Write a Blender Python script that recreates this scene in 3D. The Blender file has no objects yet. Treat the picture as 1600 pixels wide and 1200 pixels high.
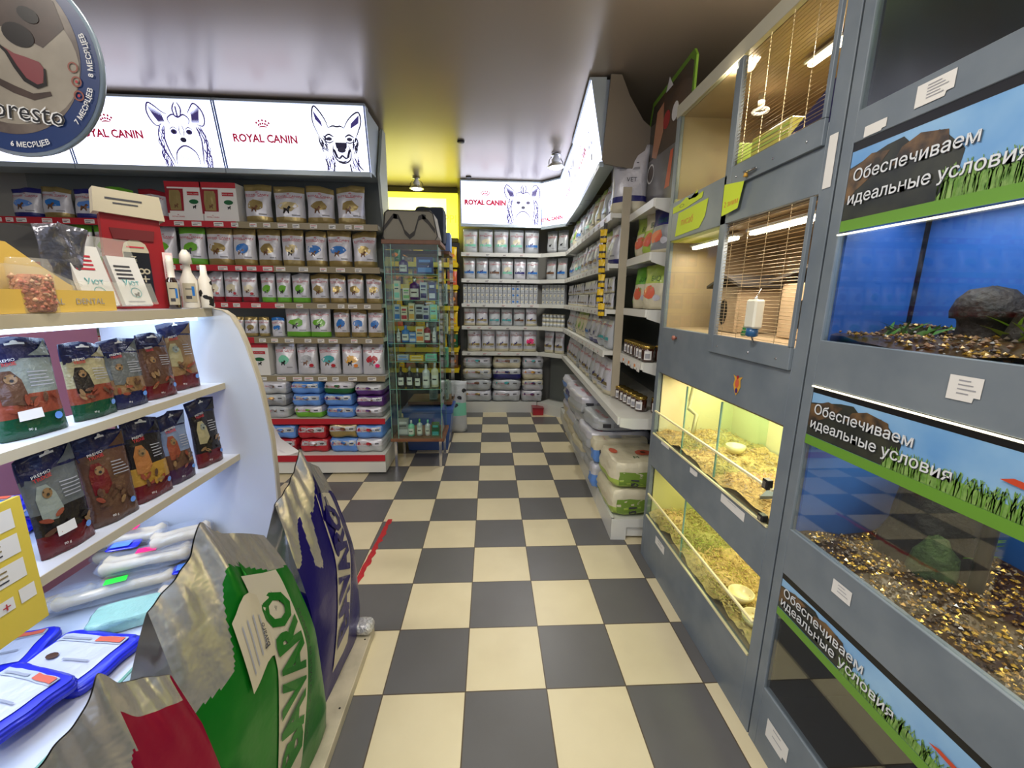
import bpy, math, random
from mathutils import Vector, Matrix
PI = math.pi
S = bpy.context.scene
COL = S.collection
R_ = random.Random(7)

# ---------------------------------------------------------------- camera
cam = bpy.data.objects.new('camera', bpy.data.cameras.new('camera'))
COL.objects.link(cam); S.camera = cam
yaw, pitch, roll = .05473, .203356, .0136553
fwd = Vector((math.sin(yaw)*math.cos(pitch), math.cos(yaw)*math.cos(pitch), -math.sin(pitch)))
rgt = Vector((math.cos(yaw), -math.sin(yaw), 0)); up = rgt.cross(fwd)
r2 = rgt*math.cos(roll)+up*math.sin(roll); u2 = -rgt*math.sin(roll)+up*math.cos(roll)
m = Matrix((r2, u2, -fwd)).transposed().to_4x4(); m.translation = Vector((0, 0, 1.55966))
cam.matrix_world = m
cam.data.sensor_fit = 'HORIZONTAL'; cam.data.sensor_width = 36; cam.data.lens = 643.78/1600*36
cam.data.clip_start = .02; cam.data.clip_end = 60
# ---------------------------------------------------------------- world: soft bluish fill added through the open side behind the camera
w = bpy.data.worlds.new('world'); S.world = w; w.use_nodes = True
w.node_tree.nodes['Background'].inputs[0].default_value = (.72, .80, 1, 1)
w.node_tree.nodes['Background'].inputs[1].default_value = .85
S.view_settings.view_transform = 'Standard'; S.view_settings.look = 'None'
S.view_settings.gamma = 1; S.view_settings.use_curve_mapping = False
S.view_settings.exposure = 0.0

def area(name, loc, size, power, color=(1, 1, 1), size_y=None, aim=(0, 0, -1), spread=None):
    l = bpy.data.lights.new(name, 'AREA'); l.energy = power; l.color = color; l.size = size
    if size_y: l.shape = 'RECTANGLE'; l.size_y = size_y
    if spread: l.spread = spread
    o = bpy.data.objects.new(name, l); COL.objects.link(o); o.location = loc
    o.rotation_euler = Vector(aim).to_track_quat('-Z', 'Y').to_euler()
    return o
# unseen ceiling lights added for the general light, all outside the view
ADDED_LAMPS = [(-.35, .9), (.35, -.5), (-2.3, 1.3), (-1.6, -.4)]
for cx, cy in ADDED_LAMPS:
    area('added_ceiling_light', (cx, cy, 2.90), .34, 28, (1, .94, .84))

# ---------------------------------------------------------------- materials
MATS = {}
def mat(name, col=(.8, .8, .8), rough=.5, metal=0, emit=0, ecol=None, alpha=1, spec=.5, noise=0, nscale=20, bump=0, bscale=60, coat=0, col2=None, trans=0, sub=0):
    if name in MATS: return MATS[name]
    mt = bpy.data.materials.new(name); mt.use_nodes = True; MATS[name] = mt
    nt = mt.node_tree; b = nt.nodes['Principled BSDF']
    b.inputs['Base Color'].default_value = (*col, 1); b.inputs['Roughness'].default_value = rough
    b.inputs['Metallic'].default_value = metal; b.inputs['Specular IOR Level'].default_value = spec
    if coat: b.inputs['Coat Weight'].default_value = coat; b.inputs['Coat Roughness'].default_value = .1
    if trans: b.inputs['Transmission Weight'].default_value = trans
    if alpha < 1: b.inputs['Alpha'].default_value = alpha
    if emit:
        b.inputs['Emission Color'].default_value = (*(ecol or col), 1); b.inputs['Emission Strength'].default_value = emit
    if noise or bump:
        tc = nt.nodes.new('ShaderNodeTexCoord'); n = nt.nodes.new('ShaderNodeTexNoise')
        n.inputs['Scale'].default_value = nscale; n.inputs['Detail'].default_value = 4
        nt.links.new(tc.outputs['Object'], n.inputs['Vector'])
        if noise:
            mx = nt.nodes.new('ShaderNodeMixRGB'); mx.inputs[1].default_value = (*col, 1)
            c2 = col2 or tuple(max(0, c*(1-noise)) for c in col)
            mx.inputs[2].default_value = (*c2, 1)
            rp = nt.nodes.new('ShaderNodeMapRange'); rp.inputs[1].default_value = .35; rp.inputs[2].default_value = .65
            nt.links.new(n.outputs[0], rp.inputs[0]); nt.links.new(rp.outputs[0], mx.inputs[0])
            nt.links.new(mx.outputs[0], b.inputs['Base Color'])
        if bump:
            n2 = nt.nodes.new('ShaderNodeTexNoise'); n2.inputs['Scale'].default_value = bscale; n2.inputs['Detail'].default_value = 3
            nt.links.new(tc.outputs['Object'], n2.inputs['Vector'])
            bp = nt.nodes.new('ShaderNodeBump'); bp.inputs['Strength'].default_value = bump; bp.inputs['Distance'].default_value = .01
            nt.links.new(n2.outputs[0], bp.inputs['Height']); nt.links.new(bp.outputs[0], b.inputs['Normal'])
    return mt
def srgb(r, g, b):
    f = lambda c: (c/255/12.92) if c/255 <= .04045 else ((c/255+.055)/1.055)**2.4
    return (f(r), f(g), f(b))
def glass_mat(name, tint=(.93, .98, .96), refl=1.0, ior=1.5):
    if name in MATS: return MATS[name]
    mt = bpy.data.materials.new(name); mt.use_nodes = True; MATS[name] = mt
    nt = mt.node_tree; nt.nodes.clear()
    o = nt.nodes.new('ShaderNodeOutputMaterial'); t = nt.nodes.new('ShaderNodeBsdfTransparent'); g = nt.nodes.new('ShaderNodeBsdfGlossy')
    t.inputs[0].default_value = (*tint, 1); g.inputs['Roughness'].default_value = .02
    lw = nt.nodes.new('ShaderNodeLayerWeight'); lw.inputs[0].default_value = .5
    pw = nt.nodes.new('ShaderNodeMath'); pw.operation = 'POWER'; pw.inputs[1].default_value = 5
    fr = nt.nodes.new('ShaderNodeMath'); fr.operation = 'MULTIPLY_ADD'; fr.inputs[1].default_value = .92; fr.inputs[2].default_value = .045
    nt.links.new(lw.outputs['Facing'], pw.inputs[0]); nt.links.new(pw.outputs[0], fr.inputs[0])
    mu = nt.nodes.new('ShaderNodeMath'); mu.operation = 'MULTIPLY'; mu.inputs[1].default_value = refl; mu.use_clamp = True
    mx = nt.nodes.new('ShaderNodeMixShader')
    nt.links.new(fr.outputs[0], mu.inputs[0]); nt.links.new(mu.outputs[0], mx.inputs[0])
    nt.links.new(t.outputs[0], mx.inputs[1]); nt.links.new(g.outputs[0], mx.inputs[2]); nt.links.new(mx.outputs[0], o.inputs[0])
    return mt
def foil(name, c, rough=.32, metal=.75, bump=.5, bs=22):
    return mat(name, srgb(*c), rough, metal, bump=bump, bscale=bs)
def plas(name, c, rough=.35, bump=0, coat=.3, **k):
    return mat(name, srgb(*c), rough, 0, bump=bump, bscale=25, coat=coat, **k)

# floor: checker tiles 0.33 m with grout
def floor_material():
    mt = bpy.data.materials.new('checker_tiles'); mt.use_nodes = True; nt = mt.node_tree; b = nt.nodes['Principled BSDF']
    L = nt.links.new; N = nt.nodes.new
    tc = N('ShaderNodeTexCoord'); mp = N('ShaderNodeMapping'); mp.vector_type = 'POINT'
    mp.inputs['Location'].default_value = (.09545/.33+40, -1.3887/.33+40, 0); mp.inputs['Scale'].default_value = (1/.33, 1/.33, 1)
    L(tc.outputs['Object'], mp.inputs[0])
    ck = N('ShaderNodeTexChecker'); ck.inputs['Scale'].default_value = 1.0
    add = N('ShaderNodeVectorMath'); add.operation = 'ADD'; add.inputs[1].default_value = (0, 0, .5); L(mp.outputs[0], add.inputs[0]); L(add.outputs[0], ck.inputs[0])
    ck.inputs[2].default_value = (*srgb(216, 204, 170), 1); ck.inputs[1].default_value = (*srgb(98, 97, 97), 1)
    sp = N('ShaderNodeSeparateXYZ'); L(mp.outputs[0], sp.inputs[0])
    def edge(o):
        fr = N('ShaderNodeMath'); fr.operation = 'FRACT'; L(o, fr.inputs[0])
        s = N('ShaderNodeMath'); s.operation = 'SUBTRACT'; L(fr.outputs[0], s.inputs[0]); s.inputs[1].default_value = .5
        a = N('ShaderNodeMath'); a.operation = 'ABSOLUTE'; L(s.outputs[0], a.inputs[0]); return a.outputs[0]
    mxm = N('ShaderNodeMath'); mxm.operation = 'MAXIMUM'; L(edge(sp.outputs[0]), mxm.inputs[0]); L(edge(sp.outputs[1]), mxm.inputs[1])
    gt = N('ShaderNodeMath'); gt.operation = 'GREATER_THAN'; L(mxm.outputs[0], gt.inputs[0]); gt.inputs[1].default_value = .4925
    nz = N('ShaderNodeTexNoise'); nz.inputs['Scale'].default_value = 5; nz.inputs['Detail'].default_value = 6; L(tc.outputs['Object'], nz.inputs[0])
    rp = N('ShaderNodeMapRange'); rp.inputs[1].default_value = .4; rp.inputs[2].default_value = .75; rp.inputs[4].default_value = .22; L(nz.outputs[0], rp.inputs[0])
    dm = N('ShaderNodeMixRGB'); dm.blend_type = 'MULTIPLY'; L(rp.outputs[0], dm.inputs[0]); L(ck.outputs[0], dm.inputs[1]); dm.inputs[2].default_value = (.7, .66, .6, 1)
    gm = N('ShaderNodeMixRGB'); L(gt.outputs[0], gm.inputs[0]); L(dm.outputs[0], gm.inputs[1]); gm.inputs[2].default_value = (*srgb(86, 74, 58), 1)
    L(gm.outputs[0], b.inputs['Base Color']); b.inputs['Roughness'].default_value = .34
    inv = N('ShaderNodeMath'); inv.operation = 'SUBTRACT'; inv.inputs[0].default_value = 1; L(gt.outputs[0], inv.inputs[1])
    bp = N('ShaderNodeBump'); bp.inputs['Strength'].default_value = .3; bp.inputs['Distance'].default_value = .002; L(inv.outputs[0], bp.inputs['Height']); L(bp.outputs[0], b.inputs['Normal'])
    return mt

M_white = mat('white_laminate', srgb(226, 226, 226), .4)
M_wmetal = mat('white_enamel', srgb(214, 214, 208), .35)
M_beige = mat('beige_enamel', srgb(176, 166, 145), .4)
M_cream = mat('cream_edge', srgb(184, 174, 150), .45)
M_grey = mat('grey_painted_board', srgb(118, 127, 135), .38, noise=.12, nscale=7, col2=srgb(104, 114, 124))
M_greybk = mat('shelf_back_grey', srgb(120, 124, 120), .5)
M_dark = mat('dark_void', srgb(14, 14, 15), .5)
M_red = mat('red_strip', srgb(176, 30, 44), .4)
M_tanr = mat('tan_rail', srgb(140, 128, 100), .4)
M_paper = mat('white_paper', srgb(222, 220, 216), .6)
M_ink = mat('ink', srgb(60, 60, 66), .6)
M_inkred = mat('red_ink', srgb(190, 40, 60), .5)
M_inkpale = mat('pale_ink', srgb(150, 150, 155), .6)
M_wood = mat('wood_brown', srgb(128, 84, 56), .45, noise=.3, nscale=12)
M_chrome = mat('chrome', srgb(200, 200, 205), .15, 1)
M_black = mat('black_plastic', srgb(20, 20, 22), .35)
M_glass = glass_mat('clear_glass')
M_gglass = glass_mat('greenish_glass', (.86, .97, .92), 1.2)
M_gedge = mat('glass_edge_green', srgb(120, 168, 150), .2, coat=.5)
M_pane = glass_mat('cage_pane_glass', (.95, .98, .95), .45)
M_tape = mat('clear_tape', srgb(220, 222, 226), .15, alpha=.35, coat=.5)

# ---------------------------------------------------------------- mesh builder
class MB:
    def __init__(s): s.v = []; s.f = []; s.m = []; s.mats = []; s.sm = []
    def mi(s, mt):
        if mt not in s.mats: s.mats.append(mt)
        return s.mats.index(mt)
    def add(s, vs, fs, mt, smooth=False):
        o = len(s.v); s.v += [tuple(v) for v in vs]; k = None if isinstance(mt, list) else s.mi(mt)
        for i, f in enumerate(fs):
            s.f.append([o+j for j in f]); s.m.append(s.mi(mt[i]) if k is None else k); s.sm.append(smooth)
    def box(s, x0, x1, y0, y1, z0, z1, mt, bev=0, tf=None):
        if bev:
            b = bev; vs = []; 
            for (xx, yy, zz) in [(a, c, d) for a in (0, 1) for c in (0, 1) for d in (0, 1)]:
                X = (x0, x1)[xx]; Y = (y0, y1)[yy]; Z = (z0, z1)[zz]
                sx, sy, sz = (b, -b)[xx], (b, -b)[yy], (b, -b)[zz]
                vs += [(X, Y+sy, Z+sz), (X+sx, Y, Z+sz), (X+sx, Y+sy, Z)]
            I = lambda a, c, d, k: (a*4+c*2+d)*3+k
            fs = []
            for a in (0, 1):
                q = [I(a, 0, 0, 0), I(a, 1, 0, 0), I(a, 1, 1, 0), I(a, 0, 1, 0)]; fs.append(q if a else q[::-1])
                q = [I(0, a, 0, 1), I(1, a, 0, 1), I(1, a, 1, 1), I(0, a, 1, 1)]; fs.append(q[::-1] if a else q)
                q = [I(0, 0, a, 2), I(1, 0, a, 2), I(1, 1, a, 2), I(0, 1, a, 2)]; fs.append(q if a else q[::-1])
            for a in (0, 1):
                for c in (0, 1):
                    fs.append([I(0, a, c, 1), I(1, a, c, 1), I(1, a, c, 2), I(0, a, c, 2)])
                    fs.append([I(a, 0, c, 0), I(a, 1, c, 0), I(a, 1, c, 2), I(a, 0, c, 2)])
                    fs.append([I(a, c, 0, 0), I(a, c, 1, 0), I(a, c, 1, 1), I(a, c, 0, 1)])
            for a in (0, 1):
                for c in (0, 1):
                    for d in (0, 1): fs.append([I(a, c, d, 0), I(a, c, d, 1), I(a, c, d, 2)])
        else:
            vs = [(x, y, z) for x in (x0, x1) for y in (y0, y1) for z in (z0, z1)]
            fs = [[0, 1, 3, 2], [4, 6, 7, 5], [0, 4, 5, 1], [2, 3, 7, 6], [0, 2, 6, 4], [1, 5, 7, 3]]
        if tf: vs = [tf(Vector(v)) for v in vs]
        s.add(vs, fs, mt)
    def prism(s, pts, ax, a, b, mt, smooth=False):   # polygon pts in the two other axes extruded along ax
        def P(p, t):
            return ((t, p[0], p[1]), (p[0], t, p[1]), (p[0], p[1], t))[ax]
        n = len(pts); vs = [P(p, a) for p in pts]+[P(p, b) for p in pts]
        fs = [list(range(n)), list(range(2*n-1, n-1, -1))]+[[i, (i+1) % n, n+(i+1) % n, n+i] for i in range(n)]
        s.add(vs, fs, mt, smooth)
    def lathe(s, prof, mt, seg=16, c=(0, 0, 0), tf=None, smooth=True):  # prof: (r,z[,mat])
        vs = []; fs = []; ms = []
        for p in prof:
            for i in range(seg):
                a = 2*PI*i/seg; vs.append((c[0]+p[0]*math.cos(a), c[1]+p[0]*math.sin(a), c[2]+p[1]))
        for k in range(len(prof)-1):
            for i in range(seg):
                j = (i+1) % seg; fs.append([k*seg+i, k*seg+j, (k+1)*seg+j, (k+1)*seg+i])
                ms.append(prof[k][2] if len(prof[k]) > 2 else mt)
        fs.append(list(range(seg))[::-1]); ms.append(prof[0][2] if len(prof[0]) > 2 else mt)
        fs.append([(len(prof)-1)*seg+i for i in range(seg)]); ms.append(prof[-1][2] if len(prof[-1]) > 2 else mt)
        if tf: vs = [tf(Vector(v)) for v in vs]
        s.add(vs, fs, ms, smooth)
    def tube(s, pts, r, mt, seg=6, smooth=True):
        pts = [Vector(p) for p in pts]; vs = []; fs = []
        for i, p in enumerate(pts):
            d = (pts[min(i+1, len(pts)-1)]-pts[max(i-1, 0)]).normalized()
            a = d.cross(Vector((0, 0, 1)) if abs(d.z) < .9 else Vector((1, 0, 0))).normalized(); b = d.cross(a)
            rr = r[i] if isinstance(r, (list, tuple)) else r
            for k in range(seg): vs.append(p+(a*math.cos(2*PI*k/seg)+b*math.sin(2*PI*k/seg))*rr)
        for i in range(len(pts)-1):
            for k in range(seg):
                l = (k+1) % seg; fs.append([i*seg+k, i*seg+l, (i+1)*seg+l, (i+1)*seg+k])
        fs.append(list(range(seg))); fs.append([(len(pts)-1)*seg+k for k in range(seg)])
        s.add(vs, fs, mt, smooth)
    def poly(s, pts2, mp, mt, k=1): s.add([mp(x, y, k) for x, y in pts2], [list(range(len(pts2)))], mt)
    def rect(s, x0, y0, x1, y1, mp, mt, k=1, n=1, nv=1):
        vs = []; fs = []
        for j in range(nv+1):
            for i in range(n+1): vs.append(mp(x0+(x1-x0)*i/n, y0+(y1-y0)*j/nv, k))
        for j in range(nv):
            for i in range(n): a = j*(n+1)+i; fs.append([a, a+1, a+n+2, a+n+1])
        s.add(vs, fs, mt, True)
    def fan(s, pts2, mp, mt, k=1, c=None):
        if c is None: c = (sum(p[0] for p in pts2)/len(pts2), sum(p[1] for p in pts2)/len(pts2))
        n = len(pts2); h = [((p[0]+c[0])/2, (p[1]+c[1])/2) for p in pts2]
        vs = [mp(*c, k)]+[mp(*p, k) for p in h]+[mp(*p, k) for p in pts2]
        fs = [[0, 1+i, 1+(i+1) % n] for i in range(n)]+[[1+i, 1+n+i, 1+n+(i+1) % n, 1+(i+1) % n] for i in range(n)]
        s.add(vs, fs, mt, True)
    def ell(s, cx, cy, rx, ry, mp, mt, k=1, n=14, rot=0, jit=0, rnd=None):
        pts = []
        for i in range(n):
            a = 2*PI*i/n; q = 1+(rnd.uniform(-jit, jit) if rnd else 0); x = rx*q*math.cos(a); y = ry*q*math.sin(a)
            pts.append((cx+x*math.cos(rot)-y*math.sin(rot), cy+x*math.sin(rot)+y*math.cos(rot)))
        s.fan(pts, mp, mt, k, (cx, cy))
    def ring(s, cx, cy, r0, r1, mp, mt, k=1, a0=0, a1=2*PI, n=28, sy=1):
        vs = []; 
        for i in range(n+1):
            a = a0+(a1-a0)*i/n
            vs += [mp(cx+r0*math.cos(a), cy+r0*sy*math.sin(a), k), mp(cx+r1*math.cos(a), cy+r1*sy*math.sin(a), k)]
        s.add(vs, [[2*i, 2*i+1, 2*i+3, 2*i+2] for i in range(n)], mt, True)
    def stroke(s, pts, wd, mp, mt, k=1):
        vs = []; n = len(pts)
        for i, p in enumerate(pts):
            a = pts[max(i-1, 0)]; b = pts[min(i+1, n-1)]; dx, dy = b[0]-a[0], b[1]-a[1]; L = math.hypot(dx, dy) or 1
            ww = wd*(.35+.65*math.sin(PI*(i+.5)/n)) if n > 2 else wd
            nx, ny = -dy/L*ww/2, dx/L*ww/2
            vs += [mp(p[0]+nx, p[1]+ny, k), mp(p[0]-nx, p[1]-ny, k)]
        s.add(vs, [[2*i, 2*i+1, 2*i+3, 2*i+2] for i in range(n-1)], mt)
    def text(s, st, x, y, h, mp, mt, k=2, align='C', rot=0, sx=1, bold=0, shear=0, arc=None):
        V, F, W = text_geo(st, bold, shear)
        ox = {'C': -W/2, 'L': 0, 'R': -W}[align]; c, sn = math.cos(rot), math.sin(rot); vs = []
        for (a, b) in V:
            px = (a+ox)*h*sx; py = b*h
            if arc:
                cx, cy, rad, a0 = arc; an = a0+px/rad; rr = rad-py; vs.append(mp(cx+rr*math.cos(an), cy+rr*math.sin(an), k))
            else: vs.append(mp(x+px*c-py*sn, y+px*sn+py*c, k))
        s.add(vs, F, mt)
    def build(s, name, parent=None, loc=None, mats_only=False):
        me = bpy.data.meshes.new(name); me.from_pydata(s.v, [], s.f)
        for mt in s.mats: me.materials.append(mt)
        me.polygons.foreach_set('material_index', s.m); me.polygons.foreach_set('use_smooth', s.sm); me.update()
        o = bpy.data.objects.new(name, me); COL.objects.link(o)
        if parent: o.parent = parent
        if loc: o.location = loc
        return o
TXT = {}
def text_geo(st, bold=0, shear=0):
    key = (st, bold, shear)
    if key in TXT: return TXT[key]
    c = bpy.data.curves.new('t', 'FONT'); c.body = st; c.resolution_u = 2; c.offset = bold; c.shear = shear
    o = bpy.data.objects.new('t', c)
    me = bpy.data.meshes.new_from_object(o)
    V = [(v.co.x/.72, v.co.y/.72) for v in me.vertices]; F = [list(p.vertices) for p in me.polygons]
    W = max([v[0] for v in V] or [1]); bpy.data.objects.remove(o); bpy.data.curves.remove(c); bpy.data.meshes.remove(me)
    TXT[key] = (V, F, W); return TXT[key]
def plane(o, ex, ey, off=.0006):
    o, ex, ey = Vector(o), Vector(ex), Vector(ey); n = ex.cross(ey).normalized()
    return lambda x, y, k=1: o+ex*x+ey*y+n*off*k
def tag(o, label=None, cat=None, group=None, kind=None):
    if label: o['label'] = label
    if cat: o['category'] = cat
    if group: o['group'] = group
    if kind: o['kind'] = kind
    return o
def empty(name, loc=(0, 0, 0), rz=0, label=None, cat=None, group=None):
    o = bpy.data.objects.new(name, None); COL.objects.link(o); o.location = loc; o.rotation_euler = (0, 0, rz); o.empty_display_size = .05
    return tag(o, label, cat, group)
def copy_tree(o, parent=None):
    c = o.copy(); COL.objects.link(c)
    if parent: c.parent = parent
    for ch in list(o.children): copy_tree(ch, c)
    return c
ORD = ['first', 'second', 'third', 'fourth', 'fifth', 'sixth', 'seventh', 'eighth', 'ninth', 'tenth', 'eleventh', 'twelfth', 'thirteenth', 'fourteenth', 'fifteenth', 'sixteenth']
def struct(name, mb): return tag(mb.build(name), kind='structure')
XP = lambda o, off=.0006: plane(o, (0, -1, 0), (0, 0, 1), off)   # plane facing -x (toward the aisle from the right side): local x runs toward camera

# ================================================================ SETTING
fl = MB(); fl.add([(-5, -4, 0), (2.2, -4, 0), (2.2, 6.3, 0), (-5, 6.3, 0)], [[0, 1, 2, 3]], floor_material()); struct('floor', fl)
M_ceil = mat('stretch_ceiling', srgb(162, 150, 138), .27, .30, spec=.9, coat=.0)
M_wallg = mat('wall_grey_paint', srgb(150, 148, 142), .6)
cl = MB(); cl.box(-5, 2.2, -4, 6.3, 3.0, 3.06, M_ceil); struct('ceiling', cl)
M_wy = mat('yellow_fascia', srgb(96, 88, 40), .5)
b = MB(); b.box(1.62, 1.7, -4, 6.1, 0, 3, M_wallg); struct('wall_right', b)
b = MB(); b.box(-5, 1.62, 6.1, 6.2, 0, 3, M_wallg); struct('wall_back', b)
b = MB(); b.box(-5, -4.9, -4, 4.08, 0, 3, M_wallg); struct('wall_left', b)
b = MB(); b.box(-4.9, -.97, 4.08, 4.2, 0, 3, M_wallg); struct('wall_partition', b)
b = MB(); b.box(-1.75, -1.65, 4.2, 6.1, 0, 3, M_wallg); struct('wall_alcove', b)
for i, (x, y) in enumerate([(-.277, 4.25), (-.264, 5.4)]):
    b = MB(); b.lathe([(.03, 0), (.034, .002), (.034, .012), (.012, .014)], M_dark, 14, (0, 0, 0)); o = b.build('ceiling_vent', loc=(x, y, 2.986))
    tag(o, ['small dark round ceiling spot nearer the camera over the aisle', 'tiny dark round ceiling spot just before the back lightbox'][i], 'ceiling fitting')
for i, (cx, cy) in enumerate(ADDED_LAMPS):  # housings for the added lights, never in view
    e = empty('added_ceiling_lamp', (cx, cy, 2.92), 0, 'added round ceiling lamp out of frame, ' + ['above the aisle', 'behind the camera', 'above the left display', 'behind and left of the camera'][i], 'lamp')
    b = MB(); b.lathe([(.2, .0), (.22, .0), (.22, .078), (.2, .078)], M_wmetal, 24); b.build('housing', e)
# ================================================================ PRODUCTS
def pouch(w, h, d, bands, seed=0, body=None, lean=0, nx=10, nz=12, amp=1.0, crimp=.93, slump=0, twist=0):
    rn = random.Random(seed); ph = [rn.uniform(0, 6.28) for _ in range(8)]; side = rn.uniform(-1, 1)
    us = [-math.cos(PI*i/nx)*.35+(-1+2*i/nx)*.65 for i in range(nx+1)]; us = [max(-1, min(1, u/abs(us[0]))) for u in us]
    vs_ = [i/nz for i in range(nz+1)]
    def P(u, v, sgn):
        f = min(1, .72+v*1.5)*(1-max(0, (min(v, crimp)-.3)/(crimp-.3))**1.6)
        t = d/2*f*max(0, 1-abs(u)**3.2)**.55+.0015
        wv = w/2*(1-.05*math.sin(PI*min(1, v*1.1))+.012*math.sin(5*v+ph[0]))
        n = amp*d*.05*(math.sin(7*v+3*u+ph[1])+.7*math.sin(13*v-6*u+ph[2])+.5*math.sin(9*u+ph[3])*v)*(1 if sgn < 0 else .3)*(1-abs(u)**4)
        top = max(0, v-.8)/.2
        y = sgn*t+(n if t > .004 else n*.4)+lean*v+amp*.006*top*math.sin(5*u+ph[4])
        x = u*wv+twist*v*w+amp*.01*w*math.sin(6*v+ph[5])*v
        z = v*h*(1-.02*abs(u)*amp)+slump*(side*u-.6*abs(u))*v**3*h*.12
        return Vector((x, y, z))
    F = [[P(u, v, -1) for u in us] for v in vs_]; Bk = [[P(u, v, 1) for u in us] for v in vs_]
    mb = MB(); W = nx+1
    V = [p for r in F for p in r]+[p for r in Bk for p in r]; fs = []; ms = []; off = W*(nz+1)
    def bm(v):
        for th, m_ in bands:
            if v < th: return m_
        return bands[-1][1]
    bd = body or bands[-1][1]
    for j in range(nz):
        mm = bm((j+.5)/nz)
        for i in range(nx):
            a = j*W+i; fs.append([a, a+1, a+W+1, a+W]); ms.append(mm)
            a += off; fs.append([a+1, a, a+W, a+W+1]); ms.append(mm)
        for i in (0, nx):
            a = j*W+i; c = a+off; q = [a, a+W, c+W, c]; fs.append(q if i == 0 else q[::-1]); ms.append(mm)
    for i in range(nx): fs.append([i+1, i, off+i, off+i+1]); ms.append(bands[0][1]); a = nz*W+i; fs.append([a, a+1, off+a+1, off+a]); ms.append(bands[-1][1])
    mb.add(V, fs, ms, True)
    def mp(x, y, k=1):
        u = max(-1, min(1, x/(w/2))); v = max(0, min(.9999, y/h))
        i = 0
        while i < nx-1 and us[i+1] < u: i += 1
        a = (u-us[i])/(us[i+1]-us[i]); j = min(nz-1, int(v*nz)); c = v*nz-j
        p = F[j][i]*(1-a)*(1-c)+F[j][i+1]*a*(1-c)+F[j+1][i]*(1-a)*c+F[j+1][i+1]*a*c
        return p+Vector((0, -.0012*k, .0))
    return mb, mp
def sack(L, D, H, mtop, seed=0, n=7, band=None, ex=(9, 9, 4.5)):
    """pillow lying flat: length L along x, depth D along y, height H"""
    rn = random.Random(seed); ph = [rn.uniform(0, 6.28) for _ in range(6)]
    def P(x, y, z):
        r = (abs(x)**ex[0]+abs(y)**ex[1]+abs(z)**ex[2])**(1/4.2); r = max(abs(x), abs(y), abs(z))/max(1e-6, (abs(x)**ex[0]+abs(y)**ex[1]+abs(z)**ex[2])**(1/((ex[0]+ex[2])/2)))
        q = 1+.022*math.sin(5*x+ph[0]+3*z)+.018*math.sin(7*y+ph[1]-2*x)+.018*math.sin(13*x+11*z+ph[2])-.015
        return Vector((x*r*q*L/2, y*r*q*D/2, max(.002, min(H*.975, (z*r*(1+.06*math.sin(4*x+3*y+ph[3]))+1)*H/2))))
    mb = MB(); g = [-1+2*i/n for i in range(n+1)]
    for ax in range(3):
        for sg in (-1, 1):
            vs = []; 
            for a in g:
                for c in g:
                    q = [0, 0, 0]; q[ax] = sg; q[(ax+1) % 3] = a; q[(ax+2) % 3] = c; vs.append(P(*q))
            fs = []; ms = []
            for i in range(n):
                for j in range(n):
                    k = i*(n+1)+j; f = [k, k+n+1, k+n+2, k+1]; fs.append(f if sg > 0 else f[::-1])
                    zz = (sg if ax == 2 else (g[j]+g[j+1])/2 if (ax+2) % 3 == 2 else (g[i]+g[i+1])/2)
                    mm = mtop
                    if band:
                        for th, m_ in band:
                            if zz < th: mm = m_; break
                    ms.append(mm)
            mb.add(vs, fs, ms, True)
    mpf = lambda x, y, k=1: P(max(-1, min(1, x/(L/2))), -1, max(-1, min(1, y/(H/2)-1)))+Vector((0, -.0028*k, 0))
    mpt = lambda x, y, k=1: P(max(-1, min(1, x/(L/2))), max(-1, min(1, y/(D/2))), 1)+Vector((0, 0, .0024*k))
    return mb, mpf, mpt
C = dict(tan=foil('tan_foil', (168, 148, 96), .32, .55), green=plas('green_print', (104, 170, 46)), dgreen=plas('dark_green_print', (20, 92, 50)), white=foil('white_foil', (206, 206, 214), .38, .25), silver=foil('silver_foil', (190, 188, 190), .3, .8),
         blue=plas('blue_print', (38, 112, 190)), lblue=plas('light_blue_print', (92, 140, 214)), navy=plas('navy_print', (34, 34, 110)), red=plas('red_print', (176, 34, 46)), dred=plas('dark_red_print', (140, 22, 40)), teal=plas('teal_print', (60, 160, 165)), mint=plas('mint_print', (120, 200, 170)),
         purple=plas('purple_print', (78, 38, 112)), orange=plas('orange_print', (226, 132, 50)), gold=plas('gold_print', (216, 164, 60)), brown=plas('brown_print', (112, 74, 48)), grey=foil('grey_film', (150, 152, 156), .4, .3), lgrey=foil('pale_grey_film', (186, 190, 194), .4, .2), cream=foil('cream_film', (214, 206, 178), .4, .1), lime=plas('lime_print', (166, 190, 80)), yellow=plas('yellow_print', (226, 188, 20)), pink=plas('pink_print', (232, 30, 110)), coral=plas('coral_print', (214, 100, 70)), black=plas('black_print', (24, 24, 28)), dblue=plas('royal_blue_print', (22, 34, 190)), ltan=foil('pale_tan_film', (196, 180, 136), .35, .4))
def crown(mb, mp, x, y, s, mt, k=2):
    for i in range(5):
        a = (i-2)*.42; mb.ell(x+math.sin(a)*s*.9, y+math.cos(a)*s*.75, s*.12, s*.12, mp, mt, k, 6)
        mb.ell(x+math.sin(a)*s*.62, y+math.cos(a)*s*.45, s*.12, s*.12, mp, mt, k, 6)
    mb.stroke([(x+math.sin(a)*s*.55, y+math.cos(a)*s*.18) for a in (-1, -.5, 0, .5, 1)], s*.13, mp, mt, k)
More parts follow.
